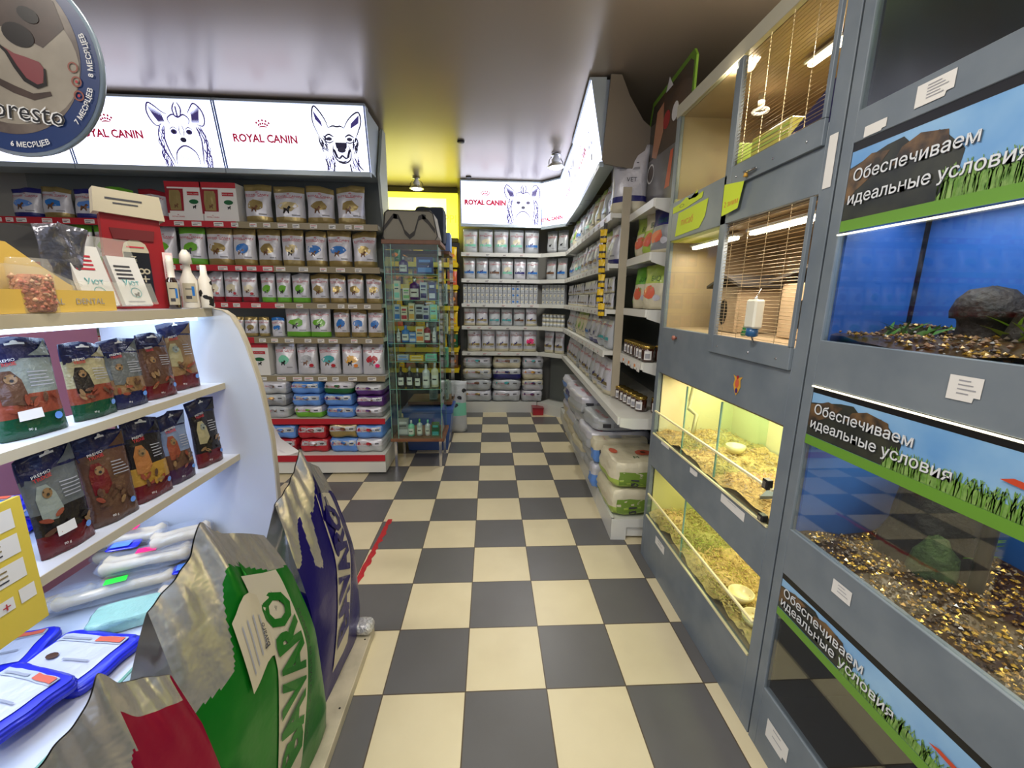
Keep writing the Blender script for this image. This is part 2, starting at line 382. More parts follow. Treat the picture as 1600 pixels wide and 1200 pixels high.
def dogblob(mb, mp, x, y, s, mt, k=3, flip=1):
    pts = [(-.5, -.5), (-.42, .1), (-.5, .45), (-.15, .35), (.1, .3), (.3, .75), (.55, .7), (.75, .45), (.5, .3), (.45, -.1), (.5, -.5), (.32, -.5), (.25, -.1), (-.2, -.1), (-.28, -.5)]
    mb.fan([(x+flip*a*s, y+c*s) for a, c in pts], mp, mt, k, (x, y+.1*s))
def kibble(w, h, d, body='white', top='tan', bot='tan', blob=None, bc='tan', dog='brown', seed=0, txt=True, low=False, bandc=None, badge=None, slump=0, hang=None):
    bd = C[body]
    mb, mp = pouch(w, h, d, [(.17, C[bot] if bot else bd), (.86, bd), (1.1, C[top] if top else bd)], seed, bd, nx=8 if low else 10, nz=8 if low else 12, slump=slump)
    if txt:
        mb.text('ROYAL CANIN', 0, h*.70, h*.055, mp, M_inkred, 2, sx=w/(h*.055*8.2)*.78)
        crown(mb, mp, 0, h*.77, h*.05, M_inkred)
        mb.stroke([(-w*.42, h*.675), (-w*.1, h*.685), (w*.1, h*.685), (w*.42, h*.675)], h*.012, mp, M_inkred, 2)
    if bc: mb.ell(0, h*.46, w*.3, h*.13, mp, C[bc], 2, 10, 0, .18, random.Random(seed))
    if dog: dogblob(mb, mp, -w*.05, h*.34, w*.2, C[dog])
    if bandc: mb.rect(-w*.4, h*.26, w*.4, h*.36, mp, C[bandc], 2, 5)
    if badge: mb.ell(w*.24, h*.28, w*.1, w*.09, mp, C[badge], 4, 10)
    mb.rect(w*.12, h*.20, w*.38, h*.235, mp, M_inkpale, 3, 2)
    return mb
MESH = {}
def cached(key, fn):
    if key not in MESH:
        mb = fn(); o = mb.build(key[0]); MESH[key] = o.data; bpy.data.objects.remove(o)
    return MESH[key]
def put(name, me, loc, rz, label, cat, group=None, parent=None, sc=None, rx=0, ry=0):
    o = bpy.data.objects.new(name, me); COL.objects.link(o); o.location = loc; o.rotation_euler = (rx, ry, rz)
    if sc: o.scale = sc
    if parent: o.parent = parent
    return tag(o, label, cat, group)
def jit(s): return R_.uniform(-s, s)

# ================================================================ SHELVING
def shelf_slab(root, x0, x1, yf, yb, z, railm, tags=0, th=.03, rail_h=.045, name='shelf', facing=None):
    b = MB(); b.box(x0, x1, yf, yb, z-th, z, M_wmetal); sh = b.build(name, root)
    r = MB(); 
    mts = railm if isinstance(railm, list) else [(x0, x1, railm)]
    for a, c, mm in mts: r.box(a, c, yf-.012, yf, z-rail_h, z+.004, mm)
    rail = r.build('price_rail', sh)
    rn = random.Random(int(z*1000)); x = x0+.05
    while tags and x < x1-.09:
        q = MB(); wd = rn.choice([.055, .075]); q.box(0, wd, -.0008, .0008, 0, rail_h-.014, M_paper); mp = plane((0, -.0009, 0), (1, 0, 0), (0, 0, 1)); q.rect(.006, .006, wd*.6, .011, mp, M_ink); q.rect(.006, .018, wd-.008, .022, mp, M_inkred if rn.random() < .4 else M_ink)
        q.build('price_label', rail, (x, yf-.0135, z-rail_h+.008)); x += wd+rn.uniform(.02, tags)
    return sh
# ---- left gondola
GX0, GX1 = -3.95, -.93
gon = empty('shelving_unit', (0, 0, 0), 0, 'white wall shelving full of kibble bags under three dog lightboxes', 'shelving')
b = MB(); b.box(GX0, GX1-.01, 4.0, 4.06, 0, 2.55, M_greybk); b.build('back_panel', gon)
b = MB(); b.prism([(3.52, .02), (3.52, .19), (4.0, .19), (4.0, .02)], 0, GX0, GX1, M_wmetal); b.build('plinth', gon)
b = MB(); b.box(GX0, GX1, 3.508, 3.52, .13, .185, M_red)
b.build('plinth_rail', gon)
M_side = mat('upright_side', srgb(150, 158, 150), .4)
b = MB(); b.prism([(4.0, .2), (4.0, 2.95), (3.9, 2.95), (3.8, 2.7), (3.74, 2.56), (3.78, 2.3), (3.86, 2.1), (3.9, 1.6), (3.9, .2)], 0, GX1-.004, GX1+.016, M_side)
b.build('side_panel', gon)
LZ = [2.142, 1.80, 1.50, 1.205, .87]
for i, z in enumerate(LZ):
    br = [-2.06, -1.80, -1.80, -2.02, -2.05][i]
    rails = [(GX0, br, M_red), (br, GX1, M_tanr)]
    shelf_slab(gon, GX0, GX1, 3.66, 4.0, z, rails, .12)
shelf_slab(gon, GX0, GX1, 3.58, 4.0, .50, M_red, 0)
YF = 3.70
sty = {
 'tan': dict(), 'tanblue': dict(bc='blue', dog='brown'), 'tandark': dict(bc='ltan', dog='black'), 'green': dict(top='green', bot='green', bc='green', dog='black'),
 'greenw': dict(top=None, bot='green', bc='green', dog='black'), 'redw': dict(top=None, bot='dred', bc='cream', dog='brown', badge='red'), 'whiteb': dict(top='white', bot=None, bc='teal', dog='black', badge='green'),
 'blueb': dict(top='blue', bot=None, bc='blue', dog='lgrey'), 'navyb': dict(top='navy', bot='navy', bc='lblue', dog='brown'),
 'silv_mint': dict(top='silver', bot=None, bc='mint', dog='black'), 'silv_grey': dict(top='silver', bot=None, bc='grey', dog='brown', badge='red'), 'silv_teal': dict(top='silver', bot=None, bc='teal', dog='brown', badge='red'), 'silv_gold': dict(top='silver', bot=None, bc='gold', dog='black', badge='orange'), 'silv_red': dict(top='silver', bot=None, bc='red', dog='grey', badge='pink'),
 'redred': dict(top='dred', bot='red', bc='tan', dog='brown')}
desc = {'tan': 'white and tan kibble bag with tan emblem', 'tanblue': 'white and tan kibble bag with blue emblem', 'tandark': 'white and tan kibble bag with dark dog', 'green': 'green-topped white kibble bag', 'greenw': 'white kibble bag with green bottom band', 'redw': 'white kibble bag with dark red bottom', 'whiteb': 'white kibble bag with teal emblem', 'blueb': 'small blue-topped white kibble bag', 'navyb': 'navy-banded white kibble bag', 'silv_mint': 'silver kibble bag with mint emblem', 'silv_grey': 'silver kibble bag with grey emblem', 'silv_teal': 'silver kibble bag with teal emblem', 'silv_gold': 'silver kibble bag with gold emblem and black dog', 'silv_red': 'silver kibble bag with red emblem', 'redred': 'red and tan kibble bag'}
def row_left(z, items, hh, shelfname, d=.11):
    n = len(items)
    for i, (xa, xb, st, *rest) in enumerate(items):
        ww = min(xb-xa, .30)*.99; h = (rest[0] if rest else hh); seed = R_.randrange(1000)
        me = cached(('kibble_bag', st, round(ww, 2), round(h, 2), seed % 3), lambda: kibble(round(ww, 2), h, min(d, ww*.6), seed=seed, slump=.5*(seed % 2), **sty[st]))
        r = n-i
        put('kibble_bag', me, ((xa+xb)/2, YF+.05+jit(.006), z+.005), jit(.05), f'{desc[st]}, {ORD[r-1]} from right on {shelfname} shelf', 'kibble bag', f'kibble bags on the {shelfname} left shelf', rx=-.03)
row_left(LZ[0], [(-3.84, -3.62, 'navyb', .24), (-3.6, -3.38, 'tanblue', .25), (-3.36, -3.14, 'navyb', .24), (-3.12, -2.9, 'green', .26), (-2.86, -2.64, 'redred', .25), (-2.03, -1.81, 'tan', .31), (-1.79, -1.54, 'tandark', .30), (-1.53, -1.30, 'tan', .31), (-1.28, -1.05, 'tan', .32)], .3, 'top left')
row_left(LZ[1], [(-3.7, -3.5, 'navyb'), (-3.48, -3.28, 'green'), (-3.26, -3.05, 'green'), (-3.03, -2.82, 'tan'), (-2.8, -2.61, 'greenw'), (-2.59, -2.38, 'green'), (-2.37, -2.16, 'tan'), (-2.16, -1.97, 'tanblue'), (-1.96, -1.77, 'tan'), (-1.76, -1.58, 'tandark'), (-1.57, -1.39, 'tanblue'), (-1.38, -1.18, 'tanblue'), (-1.17, -.97, 'tan')], .305, 'second left')
row_left(LZ[2], [(-2.75, -2.6, 'redw'), (-2.58, -2.43, 'redw'), (-2.41, -2.28, 'redw'), (-2.27, -2.14, 'redw'), (-2.13, -2.0, 'redw'), (-1.97, -1.85, 'greenw'), (-1.84, -1.72, 'greenw'), (-1.71, -1.56, 'greenw'), (-1.55, -1.4, 'tan'), (-1.39, -1.25, 'tan'), (-1.24, -1.1, 'tan'), (-1.08, -.94, 'tan')], .25, 'third left', .08)
row_left(LZ[3], [(-2.27, -2.15, 'tan', .17), (-2.14, -2.03, 'tan', .17), (-2.02, -1.93, 'tandark', .17), (-1.91, -1.8, 'blueb', .17), (-1.79, -1.58, 'greenw', .27), (-1.58, -1.4, 'greenw', .27), (-1.38, -1.24, 'tanblue'), (-1.23, -1.09, 'tanblue'), (-1.08, -.94, 'tanblue')], .26, 'fourth left', .09)
row_left(LZ[4], [(-1.91, -1.73, 'silv_mint'), (-1.72, -1.54, 'silv_grey'), (-1.53, -1.34, 'silv_teal'), (-1.33, -1.15, 'silv_gold'), (-1.15, -.95, 'silv_red')], .295, 'fifth left', .1)
# cartons with a die-cut window holding a bag
def carton(w, h, seed, blob):
    b = MB(); b.box(-w/2, w/2, -.06, .06, 0, h, M_paper, .003); mp = plane((0, -.061, 0), (1, 0, 0), (0, 0, 1))
    b.rect(-w/2, h*.86, w*.5, h*.999, mp, C['red']); b.poly([(-w*.5, h*.2), (-w*.44, h*.2), (-w*.44, h*.86), (-w*.5, h*.86)], mp, C['dred'])
    b.poly([(-w*.45, h*.26), (-w*.04, h*.26), (w*.0, h*.82), (-w*.45, h*.82)], mp, C['dred'], 2)
    b.fan([(-w*.4, h*.28), (-w*.1, h*.28), (-w*.08, h*.7), (-w*.12, h*.78), (-w*.38, h*.78), (-w*.42, h*.5)], mp, C[blob], 3); dogblob(b, mp, -w*.24, h*.38, w*.1, C['brown'], 4)
    b.rect(w*.1, h*.66, w*.42, h*.75, mp, C['red'], 2); b.text('ROYAL CANIN', w*.26, h*.685, h*.03, mp, M_paper, 3); b.ell(w*.26, h*.5, w*.13, h*.06, mp, C['dgreen'], 2); dogblob(b, mp, w*.26, h*.36, w*.08, C['black'], 3)
    b.text('ROYAL CANIN', -w*.22, h*.1, h*.035, mp, M_inkred, 2); crown(b, mp, -w*.22, h*.15, h*.03, M_inkred)
    return b
for i, (x, z, lab) in enumerate([(-2.44, LZ[0], 'leftmost'), (-2.19, LZ[0], 'middle'), (-2.69, LZ[0], 'farther left')]):
    if i == 2: continue
    me = cached(('display_carton',), lambda: carton(.28, .30, 1, 'tan'))
    put('display_carton', me, (x-.02*(1-i), 3.74, z+.002), 0, f'white and red gift carton with bag window, {["left", "right"][i]} one of two on top shelf', 'carton', 'red and white gift cartons')
me = cached(('display_carton2',), lambda: carton(.34, .285, 1, 'blue')); put('display_carton', me, (-2.10, 3.74, LZ[4]+.002), 0, 'white and red gift carton with blue badge beside the display, fifth shelf', 'carton')
# stacked sacks, left gondola
def sackmesh(w, d, h, cols, seed, txt=True, front=True):
    lo, hi, mid = cols
    mb, mpf, mpt = sack(w, d, h, C[hi], seed, 10, [(-.05, C[lo])] if lo != hi else None)
    if front:
        mb.rect(-w*.44, h*.52, w*.44, h*.86, mpf, C['lgrey'] if hi != 'white' else C['white'], 1, 8, 3)
        if txt: mb.text('ROYAL CANIN', -w*.25, h*.60, h*.14, mpf, M_inkred, 3, sx=.8)
        mb.ell(0, h*.70, w*.1, h*.12, mpf, C[mid], 3, 8); mb.rect(w*.22, h*.64, w*.36, h*.72, mpf, M_ink, 3, 2); dogblob(mb, mpf, w*.06, h*.62, h*.16, C['brown'], 4)
        mb.rect(-w*.4, h*.60, -w*.34, h*.80, mpf, C[mid], 3)
    return mb
def stack(xc, z0, yf, w, d, specs, unit, col, h, rz=0, nm='kibble_sack', inx=0):
    z = z0
    for i, (cols, cd) in enumerate(specs):
        seed = R_.randrange(4); me = cached((nm, cols, w, d, h, seed), lambda: sackmesh(w, d, h, cols, seed))
        lvl = 'topmost' if i == len(specs)-1 else 'bottom one' if i == 0 else f'{ORD[i]} from bottom'
        put(nm, me, (xc+jit(.008), yf+d/2+jit(.008), z), rz+jit(.02), f'{cd} sack, {lvl} of {col} stack, {unit}', 'pet food sack', f'food sacks in the {col} stack {unit}'); z += h+.001
LB, WB, RD, GN = ('lblue', 'lblue', 'blue'), ('white', 'white', 'red'), ('red', 'red', 'dred'), ('green', 'white', 'green')
stack(-1.89, .501, 3.6, .25, .36, [(('lgrey', 'lgrey', 'grey'), 'pale grey'), (('grey', 'lgrey', 'gold'), 'grey and gold'), (('lgrey', 'white', 'grey'), 'white and grey')], 'on red shelf', 'leftmost', .108)
stack(-1.61, .501, 3.6, .26, .36, [(GN, 'green and white'), (LB, 'light blue'), (('lblue', 'blue', 'lblue'), 'deep blue')], 'on red shelf', 'second', .108)
stack(-1.335, .501, 3.6, .26, .36, [(LB, 'light blue'), (('lblue', 'lblue', 'navy'), 'light blue'), (('dgreen', 'white', 'dgreen'), 'dark green')], 'on red shelf', 'third', .108)
stack(-1.07, .501, 3.6, .25, .36, [(('grey', 'white', 'purple'), 'grey and white'), (('purple', 'purple', 'white'), 'purple'), (('purple', 'lgrey', 'purple'), 'pale purple-banded')], 'on red shelf', 'rightmost', .1)
stack(-1.84, .192, 3.56, .26, .4, [(('dred', 'red', 'dred'), 'dark red'), (LB, 'light blue')], 'on plinth', 'leftmost', .125)
stack(-1.57, .192, 3.56, .26, .4, [(('red', 'red', 'white'), 'red'), (RD, 'red')], 'on plinth', 'second', .125)
stack(-1.305, .192, 3.56, .26, .4, [(LB, 'light blue'), (('tan', 'ltan', 'brown'), 'tan')], 'on plinth', 'third', .13)
stack(-1.07, .192, 3.56, .25, .4, [(('lgrey', 'white', 'red'), 'white'), (('lblue', 'lblue', 'red'), 'blue and white')], 'on plinth', 'rightmost', .125)
# ================================================================ LIGHTBOXES
M_lb = mat('lightbox_acrylic', (.9, .93, 1), .3, emit=2.3, ecol=(.72, .77, 1.0))
M_lbred = mat('backlit_red_print', srgb(190, 30, 60), .4, emit=.30, ecol=srgb(205, 30, 70))
M_lbv = mat('backlit_violet_print', srgb(70, 60, 120), .4, emit=.35, ecol=srgb(92, 80, 150))
M_lbd = mat('backlit_dark_print', srgb(50, 46, 80), .4, emit=.12, ecol=srgb(60, 52, 90))
M_frame = mat('lightbox_frame', srgb(176, 188, 196), .35, .3)
def smooth(q, n=5):
    if len(q) < 3: return q
    out = []
    for i in range(len(q)-1):
        p0, p1, p2, p3 = q[max(i-1, 0)], q[i], q[i+1], q[min(i+2, len(q)-1)]
        for k in range(n):
            t = k/n; out.append(tuple(.5*(2*p1[j]+(p2[j]-p0[j])*t+(2*p0[j]-5*p1[j]+4*p2[j]-p3[j])*t*t+(3*p1[j]-p0[j]-3*p2[j]+p3[j])*t**3) for j in (0, 1)))
    return out+[q[-1]]
def yorkie(b, P, s, x0, y0):
    rn = random.Random(3); T = lambda q: [(x0+a*s, y0+c*s) for a, c in smooth(q)]; W = .02*s
    st = [[(.2, .66), (.12, .62), (.04, .7), (.0, .84), (.05, .96), (.14, .92), (.24, .84), (.32, .8)], [(.8, .66), (.9, .64), (.95, .74), (.92, .88), (.82, .97), (.74, .9), (.68, .82)],
          [(.16, .64), (.1, .48), (.13, .3), (.2, .12), (.24, .0)], [(.84, .64), (.9, .46), (.88, .26), (.83, .1), (.84, .0)], [(.24, .62), (.19, .44), (.22, .24), (.28, .05)], [(.77, .62), (.82, .44), (.8, .24), (.77, .05)],
          [(.3, .04), (.33, .2), (.41, .29), (.51, .33), (.61, .29), (.69, .2), (.71, .04)], [(.34, .66), (.32, .74), (.42, .8), (.5, .76), (.6, .8), (.68, .74), (.66, .66)], [(.46, .76), (.44, .88), (.5, .98)], [(.54, .76), (.58, .88), (.54, .98)], [(.5, .76), (.5, .92)]]
    for q in st: b.stroke(T(q), W*1.3, P, M_lbv, 2)
    for i in range(34):
        t = rn.random(); y = .64-.6*t; xx = .2-.06*math.sin(t*3)+rn.uniform(-.05, .05); b.stroke(T([(xx, y), (xx-.03, y-.07), (xx-.01, y-.13)]), W*.7, P, M_lbv, 2)
        xx = .82+.05*math.sin(t*3)+rn.uniform(-.05, .05); b.stroke(T([(xx, y), (xx+.03, y-.07), (xx+.01, y-.13)]), W*.7, P, M_lbv, 2)
    for i in range(12):
        u = i/11; b.stroke(T([(.03+.2*u, .93-.1*u), (.1+.14*u, .78-.02*u), (.16+.1*u, .68)]), W*.6, P, M_lbv, 2); b.stroke(T([(.9-.17*u, .94-.1*u), (.86-.12*u, .8-.02*u), (.84-.12*u, .68)]), W*.6, P, M_lbv, 2)
        b.stroke(T([(.36+.28*u, .24+.03*math.sin(u*3)), (.34+.32*u, .12), (.36+.28*u, .03)]), W*.35, P, M_lbv, 2)
    for x in (.38, .64): b.ell(x0+x*s, y0+.54*s, .055*s, .04*s, P, M_lbv, 3, 12); b.ell(x0+x*s, y0+.54*s, .03*s, .026*s, P, M_lbd, 4, 10); b.stroke(T([(x-.07, .57), (x, .61), (x+.07, .57)]), W*.7, P, M_lbv, 3)
    b.ell(x0+.51*s, y0+.42*s, .055*s, .04*s, P, M_lbd, 3, 12); b.stroke(T([(.49, .66), (.47, .56), (.49, .47)]), W*.7, P, M_lbv, 2); b.stroke(T([(.53, .66), (.55, .56), (.53, .47)]), W*.7, P, M_lbv, 2)
def shepherd(b, P, s, x0, y0):
    rn = random.Random(5); T = lambda q: [(x0+a*s, y0+c*s) for a, c in smooth(q)]; W = .02*s
    for q in [[(.12, .56), (.05, .74), (.05, .9), (.1, 1.0), (.2, .9), (.27, .78), (.3, .68)], [(.58, .68), (.66, .8), (.78, .9), (.87, .92), (.89, .78), (.82, .62), (.78, .54)], [(.3, .68), (.38, .71), (.46, .7), (.52, .71), (.58, .68)], [(.12, .56), (.13, .44), (.18, .34)], [(.79, .54), (.8, .44), (.75, .34)],
              [(.18, .2), (.22, .1), (.2, .0)], [(.72, .2), (.78, .1), (.86, .02)], [(.34, .14), (.32, .0)], [(.62, .12), (.64, .0)], [(.36, .42), (.34, .3), (.38, .2), (.46, .14), (.56, .14), (.64, .2), (.66, .32), (.62, .42)]]: b.stroke(T(q), W*1.3, P, M_lbd, 2)
    for x in (.3, .66):
        b.ell(x0+x*s, y0+.51*s, .05*s, .03*s, P, M_lbd, 3, 12); b.stroke(T([(x-.08, .54), (x, .58), (x+.08, .54)]), W*1.4, P, M_lbd, 3); b.stroke(T([(x-.07, .47), (x, .45), (x+.07, .48)]), W, P, M_lbd, 3)
    b.ell(x0+.5*s, y0+.34*s, .075*s, .045*s, P, M_lbd, 5, 14); b.stroke(T([(.38, .23), (.45, .21), (.5, .25), (.56, .21), (.63, .24)]), W*1.6, P, M_lbd, 4); b.stroke(T([(.42, .17), (.5, .15), (.58, .17)]), W, P, M_lbd, 4)
    for i in range(22):
        u = i/21; b.stroke(T([(.4+.2*u, .46), (.41+.18*u, .40), (.42+.16*u, .36)]), W*.8, P, M_lbd, 3); b.stroke(T([(.34+.04*u, .36-.12*u), (.38+.04*u, .33-.10*u)]), W, P, M_lbd, 3); b.stroke(T([(.66-.04*u, .36-.12*u), (.62-.04*u, .33-.10*u)]), W, P, M_lbd, 3)
        b.stroke(T([(.08+.1*u, .92-.14*u), (.1+.1*u, .8-.1*u)]), W*.6, P, M_lbv, 2); b.stroke(T([(.86-.14*u, .88-.12*u), (.84-.14*u, .76-.08*u)]), W*.6, P, M_lbv, 2)
        a = rn.uniform(.14, .24); b.stroke(T([(a, .56-.2*u), (a+.03, .5-.2*u)]), W*.8, P, M_lbd, 3); a = rn.uniform(.72, .79); b.stroke(T([(a, .54-.2*u), (a-.02, .48-.2*u)]), W*.8, P, M_lbd, 3)
        a = rn.uniform(.2, .34); b.stroke(T([(a, .26-.2*u), (a+.02, .18-.18*u)]), W*.6, P, M_lbv, 2); a = rn.uniform(.66, .78); b.stroke(T([(a, .24-.2*u), (a+.02, .16-.16*u)]), W*.6, P, M_lbv, 2)
def bunnydog(b, P, s, x0, y0):
    T = lambda q: [(x0+a*s, y0+c*s) for a, c in q]
    for q in [[(.2, .4), (.16, .7), (.24, .95), (.34, .6)], [(.55, .55), (.66, .85), (.8, .95), (.76, .6)], [(.34, .6), (.46, .62), (.55, .55)], [(.2, .4), (.26, .2), (.4, .1), (.6, .2), (.72, .4)]]: b.stroke(T(q), .02*s, P, M_lbv, 2)
    for x in (.38, .6): b.ell(x0+x*s, y0+.42*s, .04*s, .03*s, P, M_lbd, 3, 8)
    b.ell(x0+.46*s, y0+.26*s, .07*s, .05*s, P, M_lbd, 3, 8)
def lightbox(name, p0, p1, zb, zt, lean, label, art, dep=.10, logo=(.36, .5), lh=.052, ax=.62, side=True, shelfy=True, logoy=.5):
    """p0,p1: bottom left/right (x,y) seen from the front; lean: how far the top comes forward"""
    p0, p1 = Vector((*p0, 0)), Vector((*p1, 0)); ex = (p1-p0).normalized(); n = ex.cross(Vector((0, 0, 1))); n = n.normalized(); W = (p1-p0).length
    e = empty(name, (p0.x, p0.y, zb), math.atan2(ex.y, ex.x), label, 'lightbox', 'dog food lightboxes above the shelves')
    Hh = zt-zb; b = MB(); t = .012
    q = lambda x, y, z: (x, y-lean*z/Hh, z)
    vs = [q(0, 0, 0), q(W, 0, 0), q(W, 0, Hh), q(0, 0, Hh), (0, dep, 0), (W, dep, 0), (W, dep, Hh), (0, dep, Hh)]
    b.add(vs, [[0, 1, 2, 3]], M_lb); b.add(vs, [[5, 4, 7, 6], [1, 5, 6, 2], [4, 0, 3, 7], [3, 2, 6, 7], [4, 5, 1, 0]], M_frame)
    P = plane((0, 0, 0), (1, 0, 0), (0, -lean/Hh, 1), .002)
    if art == 'logo_only': b.text('ROYAL CANIN', W*.38, Hh*.12, lh*.9, P, M_lbred, 3, bold=.05)
    else:
        lx = logo[0]*W; b.text('ROYAL CANIN', lx, Hh*logo[1], lh, P, M_lbred, 3, bold=.035 if p0.y < 4 else .06); crown(b, P, lx, Hh*logo[1]+lh*1.75, lh*1.3, M_lbred)
        {'y': yorkie, 's': shepherd, 'b': bunnydog}[art](b, P, Hh*.97, ax*W, .004)
    b.build('face_panel', e)
    f = MB(); 
    f.box(0, W, -.02, .01, -.035, 0, M_frame); f.box(0, W, -lean-.012, .0, Hh, Hh+.016, M_frame)
    for x in (0, W-.012): f.add([q(x, -.006, 0), q(x+.012, -.006, 0), q(x+.012, -.006, Hh), q(x, -.006, Hh)], [[0, 1, 2, 3]], mat('lightbox_seam', srgb(120, 140, 190), .3)); 
    f.build('frame', e)
    return e
YB, LN = 3.60, .085
lightbox('lightbox', (-2.05, YB), (-.946, YB), 2.527, 2.965, LN, 'glowing lightbox with red crown logo and shepherd dog head', 's', logo=(.30, .42), ax=.62, dep=.3)
lightbox('lightbox', (-3.16, YB), (-2.055, YB), 2.527, 2.965, LN, 'glowing lightbox with long-haired terrier drawing, second from partition corner', 'y', logo=(.28, .42), ax=.56, dep=.3)
lightbox('lightbox', (-4.27, YB), (-3.165, YB), 2.527, 2.965, LN, 'glowing lightbox half hidden behind the hanging round sign', 'b', logo=(.28, .42), ax=.56, dep=.3)
lightbox('lightbox', (-.375, 5.56), (.66, 5.56), 2.49, 2.975, .06, 'glowing lightbox facing down the aisle above back shelves, terrier head', 'y', logo=(.3, .46), ax=.53, lh=.056)
lightbox('lightbox', (.662, 5.558), (.935, 5.25), 2.47, 2.97, .06, 'narrow slanted corner lightbox with small red lettering', 'logo_only', lh=.045)
lightbox('lightbox', (.93, 5.24), (.862, 4.13), 2.48, 2.97, .09, 'glowing right wall lightbox nearer the back corner', 'y', logo=(.3, .46), ax=.5)
lightbox('lightbox', (.86, 4.12), (.757, 3.0), 2.48, 2.97, .10, 'glowing right wall lightbox nearest the green poster, upright ears', 'b', logo=(.33, .45), ax=.52)
# curved end bracket of the right lightboxes
M_brk = mat('bracket_beige', srgb(128, 118, 104), .5)
b = MB(); pts = [(0, 0), (.03, .5), (.1, .5), (.16, .38), (.26, .24), (.42, .12), (.42, 0), (.3, -.07), (.02, -.03)]
b.prism(pts, 1, 0, .02, M_brk); o = b.build('end_bracket', loc=(.745, 2.96, 2.485)); o.rotation_euler = (0, 0, 0); tag(o, 'curved beige end bracket closing the right lightbox row', 'bracket')
# yellow lightbox in the alcove
M_yl = mat('yellow_lightbox', (1, .95, .3), .4, emit=2.0, ecol=(1, .93, .03)); M_yw = mat('yellow_lightbox_core', (1, 1, .8), .4, emit=2.6, ecol=(1, .97, .25))
e = empty('lightbox', (-1.64, 5.93, 2.36), 0, 'yellow glowing lightbox behind the carrier bag in the alcove', 'lightbox')
b = MB(); b.box(0, 1.2, 0, .1, 0, .57, M_yl); P = plane((0, 0, 0), (1, 0, 0), (0, 0, 1), .001); b.rect(.05, .08, 1.05, .5, P, M_yw); b.text('CHAPPI', .95, .2, .1, P, mat('backlit_orange', srgb(250, 190, 60), .4, emit=1.5), 3); b.build('face_panel', e)
b = MB(); b.box(0, 1.2, -.02, .1, .57, .63, M_wy); b.box(0, 1.2, -.02, .1, -.05, 0, M_wy); b.build('frame', e)
area('ceiling_spot_light', (-.905, 5.5, 2.86), .1, 7, (1, .97, .6), aim=(0, .1, -1))
area('ceiling_spot_light', (.62, 4.5, 2.84), .12, 16, (1, .97, .88), aim=(-.25, .25, -1))
# ceiling spot lamps
def spotlamp(loc, rz, label, on):
    e = empty('spot_lamp', loc, rz, label, 'lamp')
    b = MB(); b.lathe([(.03, .0), (.036, .004), (.045, .05), (.03, .07), (.02, .1)], M_wmetal, 16, (0, 0, .02)); b.lathe([(.02, .05), (.05, .05), (.05, .06), (.02, .06)], M_chrome, 16, (0, 0, .06)); b.build('lamp_body', e)
    b = MB(); b.lathe([(.085, -.0), (.088, .004), (.06, .03), (.035, .05)], mat('lamp_reflector', srgb(210, 208, 190), .2, .8), 20); b.build('reflector', e)
    b = MB(); b.lathe([(.001, -.012), (.05, -.01), (.07, .002), (.07, .006)], mat('lamp_glow', (1, 1, .9), .3, emit=14 if on else .3, ecol=(1, .97, .8)), 20); b.build('bulb', e)
    b = MB()
    for s in (-1, 1): b.tube([(s*.05, 0, .09), (s*.075, 0, .06), (s*.078, 0, .02)], .004, M_black)
    b.build('bracket_arm', e)
spotlamp((-.905, 5.5, 2.87), 0, 'lit bowl-shaped ceiling spot lamp in front of the yellow lightbox', True)
spotlamp((.66, 4.5, 2.87), .3, 'chrome ceiling spot lamp beside the right wall lightbox', True)

# ================================================================ BACK AND RIGHT SHELVING
RZ = [2.14, 1.81, 1.495, 1.20, .85]
def run_shelving(root, p0, ang, L, depth, zs, railm, tags, plinth=True, back=2.5, bx=0):
    """shelving run in its own frame: local x along the front edge, local y into the shelf"""
    e = empty('shelving_unit', (p0[0], p0[1], 0), ang, *root)
    b = MB(); b.box(0, L, depth+bx, depth+bx+.02, 0, back, M_greybk); b.build('back_panel', e)
    for i, z in enumerate(zs):
        s = MB(); s.box(0, L, 0, depth, z-.03, z, M_wmetal); sh = s.build('shelf', e)
        r = MB(); r.box(0, L, -.012, 0, z-.045, z+.003, railm); rr = r.build('price_rail', sh)
        rn = random.Random(i+int(L*100)); x = .06
        while x < L-.1 and tags:
            q = MB(); q.box(0, .06, -.0008, .0008, 0, .03, M_paper); mp = plane((0, -.0009, 0), (1, 0, 0), (0, 0, 1)); q.rect(.006, .006, .04, .012, mp, M_ink); q.rect(.006, .018, .052, .022, mp, rn.choice([M_ink, M_inkred])); q.build('price_label', rr, (x, -.0135, z-.04)); x += rn.uniform(.14, .26)
    if plinth:
        b = MB(); b.box(0, L, .02, depth+bx, .02, .145, M_wmetal); b.box(0, L, 0, .02, .0, .15, M_wmetal); b.build('plinth', e)
    return e
def local(p0, ang):
    c, s = math.cos(ang), math.sin(ang)
    return lambda x, y: (p0[0]+x*c-y*s, p0[1]+x*s+y*c)
BK0 = (-.375, 5.58)
run_shelving(('white back wall shelving at the end of the aisle', 'shelving'), BK0, 0, 1.03, .42, RZ, M_wmetal, True)
CA = -math.atan2(.28, .30)
run_shelving(('narrow angled corner shelving between back and right walls', 'shelving'), (.662, 5.575), CA, .40, .3, RZ, M_wmetal, False)
# right run: local x runs from the back corner toward the camera
RA = -PI/2-.0494
R0 = (.943, 5.27)
Rloc = local(R0, RA)
right = run_shelving(('long white right wall shelving with pouches and stacked sacks', 'shelving'), R0, RA, 2.34, .40, RZ[:4], M_wmetal, True, bx=.14)
s_ = MB(); s_.box(0, 2.345, 0, .46, .82, .85, M_wmetal); sh = s_.build('shelf', right)
r_ = MB(); r_.box(0, 2.345, -.012, 0, .805, .853, M_wmetal); r_.build('price_rail', sh)
